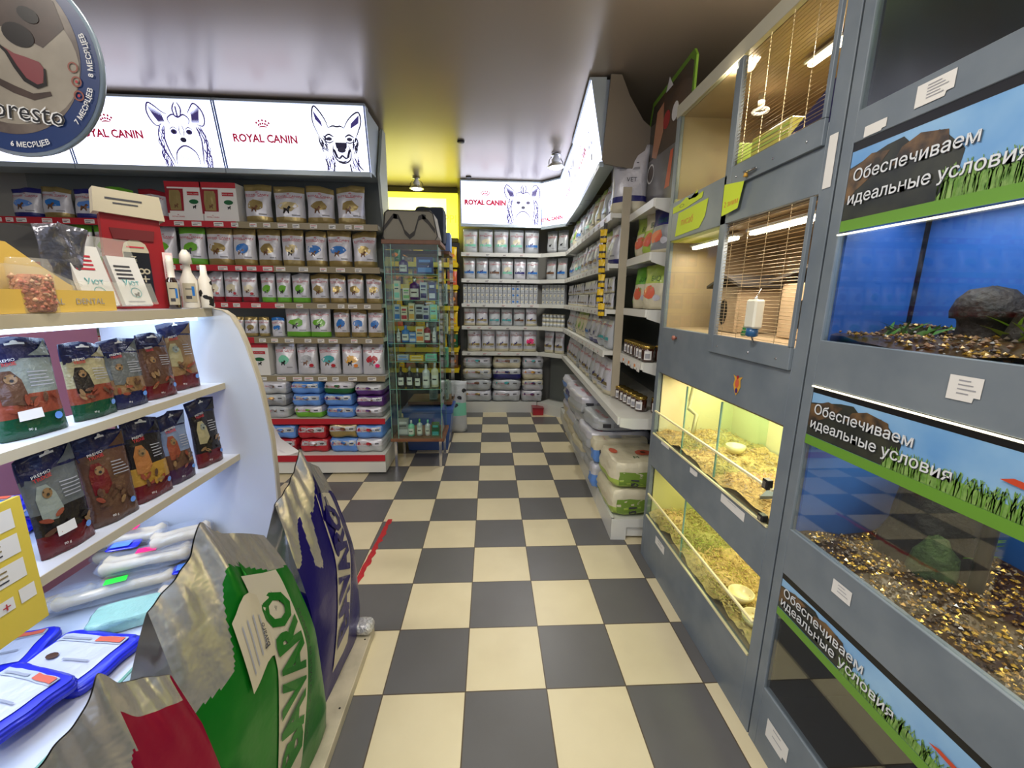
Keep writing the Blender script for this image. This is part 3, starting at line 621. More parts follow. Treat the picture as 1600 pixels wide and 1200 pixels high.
# near section: shallower shelves in front of the divider post
near = empty('shelving_unit', (*Rloc(2.36, 0), 0), RA, 'short white shelving bay beside the grey cage cabinet, with jars', 'shelving')
b = MB(); b.box(.0, .5, .47, .49, .0, 2.2, M_greybk); b.build('back_panel', near)
for z in (2.12, 1.83, 1.505, 1.19):
    s = MB(); s.box(.01, .49, .125, .47, z-.025, z, M_wmetal); s.prism([(.12, z-.05), (.12, z+.003), (.46, z+.003), (.46, z-.08), (.2, z-.075)], 0, .49, .497, M_wmetal); sh = s.build('shelf', near)
    r = MB(); r.box(.01, .49, .11, .125, z-.042, z+.004, M_wmetal); rr = r.build('price_rail', sh)
    if z < 1.2:
        for i in range(7):
            q = MB(); q.box(0, .05, 0, .002, -.02+.006*(i % 2), .03, M_paper); q.rect(.008, .0, .04, .018, plane((0, -.0006, 0), (1, 0, 0), (0, 0, 1)), C['orange'] if i % 2 else M_paper); q.build('price_label', rr, (.02+i*.066, .107, z-.04))
s_ = MB(); s_.box(-.012, .5, 0, .46, .82, .85, M_wmetal); s_.prism([(0, .795), (.0, .85), (.4, .85), (.4, .78), (.08, .78)], 0, .5, .515, M_wmetal); sh = s_.build('shelf', near)
r_ = MB(); r_.box(-.012, .5, -.012, 0, .805, .853, M_wmetal); r_.build('price_rail', sh)
b = MB(); b.box(-.01, .46, .02, .44, .02, .14, M_wmetal); b.box(-.01, .47, 0, .02, .0, .15, M_wmetal); b.box(.46, .475, .0, .1, .0, .15, M_wmetal); b.box(.46, .475, .1, .44, .09, .15, M_wmetal); b.build('plinth', near)
# divider
b = MB(); b.box(0, .014, .0, .055, .87, 2.3, M_beige); o = b.build('divider_post', loc=(*Rloc(2.352, .06), 0)); o.rotation_euler = (0, 0, RA); tag(o, 'beige upright divider panel between the two right shelf bays', 'divider panel')

# --- small vet pouches
vs_ = {'vblue': dict(top='lgrey', bot='lgrey', bc=None, bandc='blue', dog='navy', body='lgrey'), 'vmint': dict(top='lgrey', bot='lgrey', bc='cream', bandc='mint', dog='grey', body='lgrey'), 'vtan': dict(top='white', bot='cream', bc=None, bandc='tan', dog='navy', body='white'),
       'vteal': dict(top='grey', bot='lgrey', bc='lgrey', bandc='teal', dog='grey', body='lgrey'), 'vbrown': dict(top='grey', bot='lgrey', bc=None, bandc='brown', dog='black', body='lgrey'), 'vpink': dict(top='white', bot='cream', bc='pink', bandc='tan', dog='black', body='white'),
       'vnavy': dict(top='white', bot='white', bc='lgrey', bandc='navy', dog='navy', body='white'), 'vdog': dict(top='grey', bot='grey', bc=None, bandc=None, dog='black', body='lgrey'), 'vlime': dict(top='lime', bot='cream', bc='lime', bandc=None, dog='green', body='cream'),
       'vnavbig': dict(top='white', bot='navy', bc='lgrey', bandc=None, dog='navy', body='white')}
vd = {'vblue': 'pale pouch with blue band', 'vmint': 'pale pouch with mint band', 'vtan': 'white pouch with tan band', 'vteal': 'grey pouch with teal band', 'vbrown': 'grey pouch with brown band', 'vpink': 'white pouch with pink patch', 'vnavy': 'white pouch with navy band', 'vdog': 'grey pouch with black dog', 'vlime': 'cream and lime pouch', 'vnavbig': 'white pouch with navy bottom'}
def vp(st, w, h, seed): return cached(('food_pouch', st, w, h, seed % 2), lambda: kibble(w, h, w*.5, seed=seed % 2, low=True, **vs_[st]))
def back_row(z, sts, h, nm, x0=-.36, x1=.645):
    n = len(sts); p = (x1-x0)/n
    for i, st in enumerate(sts):
        put('food_pouch', vp(st, round(p*.97, 2), h, i), (x0+p*(i+.5), 5.66+jit(.006), z+.005), jit(.04), f'{vd[st]}, {ORD[i]} from left on {nm} shelf of back wall', 'food pouch', f'pouches on the {nm} back wall shelf')
back_row(RZ[0], ['vmint', 'vmint', 'vmint', 'vmint', 'vblue'], .30, 'top')
back_row(RZ[1], ['vblue', 'vblue', 'vbrown', 'vmint', 'vnavy', 'vblue'], .27, 'second')
back_row(RZ[3], ['vtan', 'vtan', 'vteal', 'vteal', 'vbrown', 'vtan'], .24, 'fourth')
back_row(RZ[4], ['vtan', 'vtan', 'vtan', 'vtan', 'vpink'], .31, 'fifth', -.31)
Cloc = local((.662, 5.575), CA)
for z, sts, h, nm in ((RZ[0], ['vdog', 'vdog'], .28, 'top'), (RZ[1], ['vbrown', 'vblue'], .27, 'second'), (RZ[4], ['vtan', 'vtan'], .30, 'fifth')):
    for i, st in enumerate(sts):
        x, y = Cloc(.11+.17*i, .09); put('food_pouch', vp(st, .15, h, i), (x, y, z+.005), CA, f'{vd[st]}, {["left", "right"][i]} one on {nm} shelf of angled corner', 'food pouch', f'pouches on the {nm} corner shelf')
def pk(w, d, h, lines):
    b = MB(); b.box(-w/2, w/2, -d/2, d/2, 0, h, C['lgrey'], .002); mp = plane((0, -d/2, 0), (1, 0, 0), (0, 0, 1)); b.rect(-w*.42, h*.62, w*.42, h*.78, mp, M_inkpale); b.rect(-w*.35, h*.2, w*.1, h*.5, mp, C[lines]); dogblob(b, mp, w*.15, h*.3, w*.2, M_ink, 2); return b
for c in range(17):
    for k in range(3):
        me = cached(('packet', 'vb' if c in (11, 12) else 'vw'), lambda: pk(.053, .06, .082, 'blue' if c in (11, 12) else 'cream'))
        put('food_packet', me, (-.33+c*.0585, 5.65, RZ[2]+.001+k*.0835), jit(.03), 'small grey-white pouch packet packed in the long row on the third back wall shelf' if c not in (11, 12) else 'small packet with blue patch in the third back shelf row', 'food packet', 'packets on the third back shelf' if c not in (11, 12) else 'blue packets on the third back shelf')
for c in range(6):
    for k in range(3):
        x, y = Cloc(.03+c*.06, .07); put('food_packet', cached(('packet', 'vw'), None), (x, y, RZ[2]+.001+k*.0835), CA, 'small grey-white packet packed on the third shelf of the angled corner', 'food packet', 'packets on the third corner shelf')
        me = cached(('tin', ), lambda: (lambda b: (b.lathe([(.026, 0), (.028, .003), (.028, .052), (.026, .055)], C['cream'], 14), b.lathe([(.0285, .008), (.0285, .045)], C['lgrey'], 14), b)[-1])(MB()))
        put('food_tin', me, (x, y, RZ[3]+.001+k*.0565), R_.uniform(0, 6), 'small cream food tin stacked on the fourth shelf of the angled corner', 'food tin', 'tins on the fourth corner shelf')
# right run pouches
def right_row(z, spec, h, nm, y=.08, x0=.06, x1=2.28, near=False):
    n = len(spec); p = (x1-x0)/n
    for i, st in enumerate(spec):
        hh = h*(1+(.05 if st in ('vnavbig',) else 0)); X, Y = Rloc(x0+p*(i+.5), y)
        put('food_pouch', vp(st, round(p*.93, 2), round(hh, 2), i), (X, Y, z+.005), RA+jit(.12), f'{vd[st]}, {ORD[n-1-i]} from near end on {nm} shelf of right wall', 'food pouch', f'pouches on the {nm} right wall shelf')
right_row(RZ[0], ['vmint', 'vlime', 'vblue', 'vdog', 'vmint', 'vlime', 'vlime', 'vteal', 'vnavbig'], .29, 'top')
right_row(RZ[1], ['vblue', 'vblue', 'vmint', 'vteal', 'vtan', 'vtan', 'vbrown', 'vtan', 'vnavy', 'vlime', 'vnavbig'], .26, 'second')
right_row(RZ[3], ['vtan', 'vtan', 'vdog', 'vlime', 'vlime', 'vlime', 'vblue', 'vnavbig', 'vnavbig', 'vteal', 'vteal'], .24, 'fourth')
right_row(RZ[4], ['vpink', 'vtan', 'vtan', 'vtan', 'vdog', 'vtan', 'vtan', 'vtan', 'vdog', 'vtan', 'vtan', 'vtan'], .27, 'fifth')
for c in range(28):
    for k in range(2):
        X, Y = Rloc(.05+c*.079, .06); put('food_pouch', cached(('food_sachet',), lambda: kibble(.066, .115, .03, seed=1, low=True, txt=False, **vs_['vpink' if 0 else 'vtan'])), (X+R_.uniform(-.004, .016), Y, RZ[2]+.003+k*.117), RA+jit(.25), 'small white sachet in the double-stacked row on the third right wall shelf', 'food sachet', 'sachets on the third right shelf')
# big white bags at the near end of the top right shelf
def bigwhite(c1, seed):
    mb, mp = pouch(.24, .44, .11, [(.2, C['cream']), (.27, C[c1]), (1.1, C['white'])], seed); mb.text('8 kg', 0, .35, .03, mp, M_ink, 2); mb.rect(-.06, .32, .06, .326, mp, M_ink, 2); mb.rect(-.07, .28, .07, .295, mp, M_inkpale, 2); mb.text('VET', .02, .2, .03, mp, M_ink, 2); return mb
X, Y = Rloc(2.25, .12); put('feed_bag', cached(('fb', 1), lambda: bigwhite('navy', 3)), (X, Y-.02, RZ[0]+.006), RA+1.2, 'tall white bag with navy stripe at near end of top right shelf', 'feed bag')
X, Y = Rloc(2.03, .16); put('feed_bag', cached(('fb', 2), lambda: bigwhite('lblue', 5)), (X, Y, RZ[0]+.006), RA+.9, 'bluish white bag behind the tall navy-striped bag', 'feed bag')
# hanging strip of yellow treats
e = empty('treat_strip', (*Rloc(2.31, -.035), 2.05), RA+PI/2*.6, 'yellow and black hanging strip of treat packets on the divider', 'treat strip')
b = MB(); b.box(-.012, .012, -.002, .002, -.62, .03, M_black); b.build('strip', e)
for i in range(6):
    mb, mp = pouch(.05, .09, .02, [(.3, C['yellow']), (.5, C['black']), (1.1, C['yellow'])], i); mb.text('1', 0, .02, .02, mp, M_ink); mb.build('treat_packet', e, (jit(.01), -.012, -.1-.1*i))
# stacks of sacks on the back plinth
GY = ('lgrey', 'lgrey', 'tan')
def bstack(x, specs, col, h): stack(x, .152, 5.60, .40, .36, specs, 'by the back wall', col, h)
bstack(-.175, [(('lgrey', 'white', 'tan'), 'white vet'), (('lgrey', 'lgrey', 'brown'), 'pale grey vet'), (('lgrey', 'cream', 'tan'), 'cream grey'), (('lgrey', 'white', 'teal'), 'white and teal')], 'left', .155)
bstack(.24, [(('lgrey', 'white', 'grey'), 'white dog-print'), (('lgrey', 'lgrey', 'teal'), 'silver grey'), (('navy', 'lgrey', 'navy'), 'navy and grey'), (('cream', 'cream', 'brown'), 'cream')], 'middle', .155)
stack(.60, .152, 5.60, .30, .34, [(('lgrey', 'white', 'purple'), 'pale'), (('white', 'cream', 'navy'), 'white pinkish'), (('cream', 'white', 'gold'), 'cream pictured'), (('lgrey', 'white', 'teal'), 'white-topped')], 'by the back wall', 'right', .155)
b = MB(); b.prism([(-.07, 0), (.07, 0), (.075, .1), (-.075, .1)], 1, -.08, .08, C['red']); b.box(-.078, .078, -.085, .085, .09, .105, C['dred']); o = b.build('red_box', loc=(.66, 5.5, .002)); tag(o, 'small red tub on the floor in front of the back shelf corner', 'box')
# big sacks on the right plinth
def bsack(L, D, h, c, c2, seed, deco=0):
    mb, mpf, mpt = sack(L, D, h, C[c2], seed, 9, [(.1, C[c])], ex=(9, 8, 5))
    mb.rect(-L*.4, h*.3, -L*.25, h*.6, mpf, M_ink, 2); mb.rect(-L*.2, h*.3, -L*.1, h*.6, mpf, M_inkpale, 2); mb.text('ROYAL CANIN', L*.12, h*.36, h*.13, mpf, M_inkpale, 2); mb.rect(L*.28, h*.2, L*.42, h*.45, mpf, C['lblue'], 2)
    mb.rect(-L*.2, -D*.15, L*.02, D*.25, mpt, C['lblue'] if deco else C['lgrey'], 2, 4, 4); mb.rect(L*.1, -D*.05, L*.38, D*.02, mpt, M_inkpale, 2, 4); mb.text('ROYAL CANIN', -L*.3, -D*.2, D*.07, mpt, M_inkred, 2, rot=1.57)
    return mb
def rsacks(s, cols, D, lab):
    z = .153
    for i, (c, c2, h, out, L) in enumerate(cols):
        me = bsack(L, D, h, c, c2, 11+i+int(s*10), i == 2).build('x'); dd = me.data; bpy.data.objects.remove(me)
        X, Y = Rloc(s, L/2-out); lvl = 'topmost' if i == len(cols)-1 else 'bottom one' if i == 0 else f'{ORD[i]} from bottom'
        put('feed_sack', dd, (X, Y, z), jit(.04)+.03, f'large {"white" if c2 == "white" else "grey"} feed sack, {lvl} of {lab} floor stack on the right', 'feed sack', f'large sacks, {lab} right floor stack'); z += h+.002
rsacks(2.07, [('lgrey', 'lgrey', .13, .02, .46), ('lgrey', 'lgrey', .13, .04, .48), ('lgrey', 'white', .15, .09, .52), ('lgrey', 'lgrey', .11, .05, .47)], .42, 'second')
rsacks(1.63, [('lgrey', 'cream', .14, .06, .45), ('lgrey', 'lgrey', .15, .05, .46), ('white', 'lgrey', .14, .05, .46), ('lgrey', 'white', .17, .11, .52)], .44, 'third')
rsacks(1.18, [('cream', 'cream', .13, .04, .44), ('cream', 'white', .14, .06, .45), ('lgrey', 'cream', .13, .05, .44), ('navy', 'white', .15, .08, .48)], .43, 'fourth')
rsacks(.72, [('cream', 'cream', .13, .03, .42), ('cream', 'white', .14, .04, .42), ('lblue', 'lgrey', .14, .04, .42), ('lblue', 'white', .14, .06, .44)], .42, 'farthest')
def litter(seed, top):
    mb, mpf, mpt = sack(.42, .40, .19, C['cream'], seed, 9, [(-.35, C['lime'])], ex=(9, 9, 4.5))
    mpe = lambda x, y, k=1: mpf(x, y, k)
    mb.rect(-.17, .02, .19, .12, mpf, plas('litter_green', (120, 150, 60)), 1, 8, 4); mb.text('10', -.085, .045, .055, mpf, M_ink, 3, rot=-1.57, bold=.02); mb.text('л', -.085, .035, .03, mpf, M_ink, 3, rot=-1.57); mb.text('кг', -.03, .09, .02, mpf, C['cream'], 3, rot=-1.57)
    mb.ell(.05, -.02, .06, .05, mpt, C['coral'], 2, 8, .4); mb.ell(.05, -.02, .02, .02, mpt, C['brown'], 3, 8); mb.text('M', -.03, -.13, .04, mpt, C['dgreen'], 2); mb.ell(-.15, .02, .03, .05, mpt, C['coral'], 2, 8)
    return mb
for i in range(2):
    o = litter(i+2, i).build('litter_sack', loc=(1.005, 2.66, .153+i*.192)); tag(o, ['lower green and cream litter sack at near end of right plinth', 'upper cream litter sack with orange flowers at near end of right plinth'][i], 'litter sack', 'cat litter sacks')
o = bsack(.44, .13, .2, 'lblue', 'white', 9).build('feed_sack', loc=(.99, 2.935, .153)); tag(o, 'blue and white sack squeezed just behind the litter sacks', 'feed sack')
o = bsack(.44, .13, .19, 'lblue', 'cream', 19).build('feed_sack', loc=(.99, 2.935, .356)); tag(o, 'upper blue-edged sack just behind the litter sacks', 'feed sack')
# near bay goods
Nloc = lambda x, y: Rloc(2.36+x, y)
def leafbag(seed, c1, c2):
    mb, mp = pouch(.2, .27, .1, [(.12, C['cream']), (.55, C[c1]), (1.1, C[c2])], seed); mb.ell(-.02, .1, .05, .04, mp, C['coral'], 2, 9, 0, .2, random.Random(seed)); mb.text('БИО', .02, .17, .03, mp, C['dgreen'], 2); mb.stroke([(-.08, .04), (0, .12), (.09, .24)], .02, mp, C['green'], 2); mb.ell(.05, .07, .03, .02, mp, C['white'], 3, 8); return mb
for i, (x, c1, c2) in enumerate([(.08, 'cream', 'lime'), (.25, 'lime', 'cream'), (.40, 'grey', 'navy')]):
    X, Y = Nloc(x, .22); put('pet_food_bag', cached(('lb', c1, c2), lambda: leafbag(i, c1, c2)), (X, Y, 1.835), RA+.35, ['cream and lime bag with coral print, far one on second shelf beside cages', 'lime and cream bag, middle one on second shelf beside cages', 'grey blue-topped bag against cage cabinet on second shelf'][i], 'pet food bag', 'bags in the near bay')
for i, (x, c1, c2) in enumerate([(.12, 'cream', 'green'), (.34, 'cream', 'lime')]):
    X, Y = Nloc(x, .22); put('pet_food_bag', cached(('lb', c1, c2, 2), lambda: leafbag(i+4, c1, c2)), (X, Y, 1.51), RA+.4, ['green-edged leafy bag, farther one on third shelf beside cages', 'lime-edged leafy bag against the cage cabinet on third shelf'][i], 'pet food bag', 'bags in the near bay')
for i, x in enumerate([.1, .24, .38]):
    X, Y = Nloc(x, .38); put('pet_food_bag', cached(('dk', i), lambda: kibble(.13, .26, .05, body='grey', top='grey', bot='navy', bc=None, dog='black', seed=i, low=True, txt=False)), (X, Y, 1.196), RA+.1, f'dark grey pouch behind the jars, {["farthest", "middle", "nearest"][i]} of three', 'pet food bag', 'grey pouches behind the jars')
M_jar = mat('jar_contents', srgb(70, 34, 22), .12, coat=1, noise=.5, nscale=60); M_lid = mat('gold_lid', srgb(190, 160, 80), .22, .9)
def jar():
    e = empty('jar'); b = MB(); b.lathe([(.034, 0), (.039, .004), (.039, .07), (.033, .082)], M_jar, 18); mp = lambda x, y, k=1: Vector((math.sin(x/.039)*(.039+.0006*k), -math.cos(x/.039)*(.039+.0006*k), y)); b.rect(-.022, .012, .022, .066, mp, M_paper, 1, 6); b.rect(-.016, .02, .012, .05, mp, M_inkpale, 2, 3); b.build('glass_body', e)
    b = MB(); b.lathe([(.038, .08), (.039, .082), (.039, .094), (.036, .097)], M_lid, 18); b.build('lid', e); return e
J0 = jar(); used = False
spots = [(1.195, [(.03+.067*i, .165, 'upper') for i in range(7)]+[(.43, .25, 'upper back')]), (.853, [(.0+.066*i, .13+.01*i, 'lower') for i in range(6)]+[(.38, .27, 'lower back')])]
for z, sp in spots:
    for i, (x, y, nm) in enumerate(sp):
        j = J0 if not used else copy_tree(J0); used = True; X, Y = Nloc(x, y); j.location = (X, Y, z); j.rotation_euler = (0, 0, RA+1.0+jit(.3))
        lab = 'dark meat jar with gold lid standing behind the front row, ' + nm.split()[0] + ' jar shelf' if 'back' in nm else f'dark meat jar with gold lid, {ORD[len(sp)-2-i]} from near end, {nm} jar shelf'
        tag(j, lab, 'jar', f'{nm.split()[0]} shelf meat jars')
# poster board
e = empty('poster_board', (1.06, 3.2, 2.13), 0, 'tall green-edged poster with white circles above the near bay', 'poster')
b = MB(); pts = [(-3.2+3.22, .0), (.83, 0), (.83, .68), (.8, .72), (.76, .72), (.25, .69), (.02, .02)]; M_pg = mat('poster_green', srgb(104, 150, 40), .35); M_pd = mat('poster_photo', srgb(52, 58, 52), .25, noise=.6, nscale=3, col2=srgb(96, 74, 58), coat=.4); M_pb = mat('poster_grey', srgb(120, 118, 116), .25, noise=.2, nscale=4, coat=.4)
P = plane((0, 0, 0), (0, -1, 0), (0, 0, 1))
b.prism([(-x, z) for x, z in pts][::-1], 0, 0, .012, M_pg)
b.poly([(.05, .0), (.81, 0), (.81, .66), (.77, .69), (.27, .66)], P, M_pd, 1); b.poly([(.05, .0), (.81, 0), (.81, .32), (.16, .34)], P, M_pb, 2)
b.fan([(.3, .35), (.34, .6), (.44, .62), (.46, .45), (.38, .32)], P, mat('poster_skin', srgb(190, 136, 104), .3), 3); b.ell(.5, .5, .05, .05, P, mat('poster_red', srgb(170, 50, 50), .3), 3)
b.ring(.3, .25, .05, .06, P, M_paper, 4); b.ell(.3, .25, .045, .045, P, M_pd, 4); b.ell(.16, .36, .045, .045, P, M_paper, 5); b.ring(.16, .36, .03, .034, P, M_pg, 6); b.ell(.62, .5, .045, .05, P, M_paper, 4); b.poly([(.46, .66), (.56, .66), (.5, .73)], P, M_paper, 4); b.poly([(.55, .1), (.6, .3), (.64, .3), (.62, .1)], P, C['coral'], 4)
b.build('printed_board', e)

# ================================================================ CAGE CABINET (right, grey)
FX = .953
def boards(b, lst, x0=FX, x1=FX+.022, mt=None):
    for y0, y1, z0, z1 in lst: b.box(x0, x1, y0, y1, z0, z1, mt or M_grey, .0015)
M_inner = mat('cage_inner_board', srgb(164, 142, 112), .55, noise=.15, nscale=5)
M_warmwall = mat('tank_cream_wall', srgb(222, 212, 168), .5)
M_tankolive = mat('tank_olive_wall', srgb(196, 194, 130), .5)
M_wire = mat('brass_wire', srgb(190, 168, 128), .3, .8)
M_tube = mat('warm_tube', (1, .9, .7), .3, emit=9, ecol=(1, .88, .62))
cage = empty('cage_cabinet', (0, 0, 0), 0, 'tall grey cabinet of small animal cages and glass tanks', 'cage cabinet')
b = MB(); boards(b, [(2.25, 2.29, 0, 2.53), (1.185, 1.238, 0, 2.75)]); b.build('corner_post', cage)
b = MB(); boards(b, [(1.185, 2.29, 2.47, 2.53)], FX-.004, FX+.02, mat('top_board_beige', srgb(172, 168, 150), .45)); b.build('top_board', cage)
for y0, y1, z0, z1 in [(1.238, 2.25, 1.87, 2.06), (1.238, 2.25, 1.168, 1.42), (1.238, 2.25, .61, .80), (1.238, 2.25, .0, .28)]:
    b = MB(); boards(b, [(y0, y1, z0, z1)]); b.build('front_panel', cage)
b = MB(); boards(b, [(1.725, 1.765, 1.42, 2.47)]); b.build('mullion', cage)
b = MB(); b.box(FX+.022, 1.58, 2.272, 2.29, 0, 2.53, M_grey); b.box(FX+.022, 1.56, 2.258, 2.271, 1.16, 2.47, M_inner); b.box(FX+.022, 1.58, 1.19, 1.21, 0, 2.53, M_inner); b.build('side_wall', cage)
b = MB(); b.box(1.56, 1.58, 1.21, 2.27, 0, 2.53, M_inner); b.build('back_wall', cage)
for z in (.26, .78, 1.155, 1.40, 1.86, 2.04, 2.47):
    b = MB(); b.box(FX+.022, 1.56, 1.21, 2.27, z, z+.02, M_inner); b.build('inner_floor', cage)
b = MB(); b.box(FX+.03, 1.5, 1.735, 1.75, 1.42, 1.86, M_inner); 
# tank liners
for z0, z1, mm in ((.80, 1.152, M_warmwall), (.28, .775, M_tankolive)):
    b = MB(); b.box(1.42, 1.43, 1.24, 2.25, z0, z1, mm); b.box(FX+.03, 1.42, 1.225, 1.235, z0, z1, mm); b.box(FX+.03, 1.42, 2.25, 2.262, z0, z1, mm); b.build('tank_liner', cage)
M_trim = mat('pale_trim', srgb(232, 222, 176), .3)
for z0, z1, in ((.805, .935), (.285, .42)):
    b = MB(); b.box(FX-.002, FX+.003, 1.24, 2.25, z0, z1, M_glass); g = b.build('front_glass', cage)
    b = MB(); b.box(FX-.004, FX+.005, 1.24, 2.25, z1, z1+.008, M_trim); b.box(FX-.004, FX+.0045, 1.24, 2.25, z0-.004, z0+.004, M_trim); b.build('glass_trim', g)
for y in (1.62, 1.93):
    b = MB(); b.box(FX+.02, 1.41, y, y+.005, .80, 1.15, M_gglass); b.box(FX+.015, FX+.02, y-.002, y+.007, .80, 1.15, M_gedge); b.build('glass_divider', cage)
b = MB(); b.box(FX+.02, 1.41, 1.83, 1.835, .28, .6, M_gglass); b.box(FX+.015, FX+.02, 1.828, 1.837, .28, .6, M_gedge); b.build('glass_divider', cage)
# wire doors
for z0, z1, nm in ((2.07, 2.46, 'u'), (1.42, 1.865, 'l')):
    d = MB(); boards(d, [(1.70, 1.73, z0-.07, z1+.0), (1.24, 1.70, z0-.07, z0+.005), (1.24, 1.255, z0, z1)], FX-.012, FX); dd = d.build('cage_door', cage)
    g = MB(); z = z0+.012
    while z < z1-.004:
        zz = z+R_.uniform(-.0015, .0015); g.tube([(FX-.002, 1.25, zz), (FX-.002, 1.48, zz+R_.uniform(-.0015, .0015)), (FX-.002, 1.705, zz)], .0011, M_wire, 4, False); z += .0122
    for y in (1.34, 1.45, 1.56, 1.66): g.tube([(FX+.001, y, z0), (FX+.001, y+.004, z1)], .0013, M_wire, 4, False)
    g.build('wire_grille', dd)
    for yy in (1.30, 1.45, 1.66):
        k = MB(); k.lathe([(.004, 0), (.004, .002), (.001, .003)], M_chrome, 8, tf=lambda v: Vector((-v.z, v.x, v.y))); k.build('screw', dd, (FX-.012, yy, z0-.04))
    if nm == 'l': continue
    k = MB(); k.tube([(FX-.02, 1.53, z0-.045), (FX-.024, 1.56, z0-.047), (FX-.02, 1.60, z0-.04)], .004, M_chrome); k.lathe([(.008, 0), (.006, .012)], C['gold'], 10, (FX-.02, 1.585, z0-.06)); k.build('hook_latch', dd)
for z0, z1 in ((2.06, 2.47), (1.42, 1.87)):
    b = MB(); b.box(FX+.002, FX+.006, 1.765, 2.25, z0, z1, M_pane); b.build('window_pane', cage)
k = MB(); k.lathe([(.006, 0), (.006, .008), (.011, .012), (.012, .02), (.006, .024)], mat('wood_knob', srgb(150, 92, 80), .4), 14, tf=lambda v: Vector((FX-v.z, 2.066+v.x, 1.376+v.y))); k.build('knob', cage)
for y, z, hh in ((1.262, .935, .035), (1.262, .815, .025)):
    k = MB(); k.box(FX-.016, FX+.006, y-.014, y+.014, z, z+hh, M_black, .002); k.box(FX-.018, FX-.016, y-.008, y+.008, z+.006, z+hh-.006, M_chrome); k.build('glass_latch', cage)
# seam gap between cabinet and aquarium rack
def note(name, y0, y1, z0, z1, label, lines=3, parent=None, skew=0, torn=False, lm=None, x=FX, grp=None, body=None):
    b = MB(); w_, h_ = y1-y0, z1-z0; P = plane((0, 0, 0), (0, -1, 0), (0, 0, 1), .0006)
    pts = [(0, 0), (w_*.8 if torn else w_, -.0), (w_*.82 if torn else w_, h_*.2), (w_, h_*.2 if torn else h_*.5), (w_, h_), (0, h_)]
    pts = [(px, pz-skew*px) for px, pz in pts]
    b.add([P(px, pz, 1) for px, pz in pts]+[P(px, pz, 2) for px, pz in pts], [list(range(6)), list(range(6, 12))], body or M_paper)
    for i in range(lines):
        zz = h_*(.85-.7*i/max(1, lines)); L_ = w_*(.45+.12*((i*7) % 3)); b.rect(w_*.3, zz-h_*.05-skew*w_*.4, w_*.3+L_*.8, zz-skew*w_*.4, P, lm or M_inkpale, 3)
    o = b.build(name, loc=(x-.0008, y1, z0)); return tag(o, label, 'paper note', grp)
note('price_note', 2.03, 2.13, .785, .806, 'narrow white price strip under left part of upper glass tank', 1)
note('price_note', 1.72, 1.79, .765, .79, 'small curled white price strip mid way under upper glass tank', 1, torn=True)
note('price_note', 1.36, 1.52, .755, .79, 'long white price strip under near end of upper glass tank', 1, skew=.02)
note('price_note', 1.97, 2.09, .20, .245, 'white handwritten note at far end of the bottom cabinet panel', 2, lm=M_ink)
# crest sticker
b = MB(); P = plane((0, 0, 0), (0, -1, 0), (0, 0, 1)); s_ = .03
b.fan([(-s_, s_*1.1), (-s_*.6, s_*.6), (-s_*.8, -s_*.2), (-s_*.4, -s_), (0, -s_*1.5), (s_*.4, -s_), (s_*.8, -s_*.2), (s_*.6, s_*.6), (s_, s_*1.1), (0, s_*.8)], P, C['gold'], 1, (0, 0)); b.ell(0, s_*.1, s_*.42, s_*.6, P, C['coral'], 2, 10); b.ell(0, -s_*.85, s_*.3, s_*.35, P, C['purple'], 2, 8); b.ell(0, s_*.9, s_*.25, s_*.25, P, C['red'], 2, 8)
tag(b.build('crest_sticker', loc=(FX-.0012, 1.508, 1.25)), 'tiny gold and red crest sticker on grey panel above glass tanks', 'sticker')
# neon papers
M_neon = mat('neon_yellow_paper', srgb(206, 226, 50), .6, emit=0); M_nred = mat('orange_marker', srgb(214, 130, 60), .6)
b = MB(); P = plane((0, 0, 0), (0, -1, 0), (0, 0, 1)); b.poly([(.06, .0), (.27, -.0), (.40, .13), (.10, .11)][:0] or [(.05, .0), (.30, .005), (.345, .05), (.36, .12), (.07, .11)], P, M_neon, 1); b.text('писаб', .17, .045, .032, P, M_nred, 2); tag(b.build('neon_note', loc=(FX-.001, 2.24, 1.885)), 'neon yellow-green paper with orange handwriting at far end of grey panel', 'paper note')
b = MB(); b.fan([(.0, .0), (.14, .0), (.30, .015), (.31, .04), (.26, .035), (.25, .06), (.2, .035), (.14, .05), (.08, .035), (.0, .03)], P, M_neon, 1); b.ring(.1, .02, .02, .024, P, M_ink, 2, sy=.3); tag(b.build('neon_note', loc=(FX-.001, 2.24, 2.005)), 'torn strip of neon yellow paper above the handwritten one', 'paper note')
b = MB(); b.poly([(.0, .0), (.11, .01), (.135, .10), (.0, .12)], P, M_neon, 1); b.text('2 зиим', .06, .03, .022, P, M_nred, 2); tag(b.build('neon_note', loc=(FX-.0135, 1.735, 1.90)), 'neon yellow paper stuck on the near side of the mullion', 'paper note')
# contents of the cages
M_card = mat('cardboard_beige', srgb(176, 152, 120), .7, noise=.1); M_shav = mat('wood_shavings', srgb(222, 186, 120), .8, noise=.35, nscale=70, bump=1, bscale=90); M_straw = mat('straw', srgb(196, 186, 96), .8, noise=.4, nscale=60)
def house(loc, label, w_, d_, h_, rm):
    e = empty('pet_house', loc, 0, label, 'pet house'); b = MB(); b.box(-d_/2, d_/2, -w_/2, w_/2, 0, h_, M_card, .004); b.ell(0, h_*.45, w_*.16, h_*.3, plane((-d_/2-.0005, 0, 0), (0, -1, 0), (0, 0, 1)), M_dark); b.build('walls', e)
    b = MB(); b.prism([(-w_*.7, h_+.0), (0, h_+.05), (w_*.7, h_+.0), (w_*.7, h_+.012), (0, h_+.062), (-w_*.7, h_+.012)], 0, -d_*.6, d_*.6, rm); b.build('roof', e)
house((1.2, 1.92, 1.423), 'beige box house with dark roof behind the left lower cage pane', .2, .2, .2, mat('dark_roof', srgb(60, 54, 50), .6))
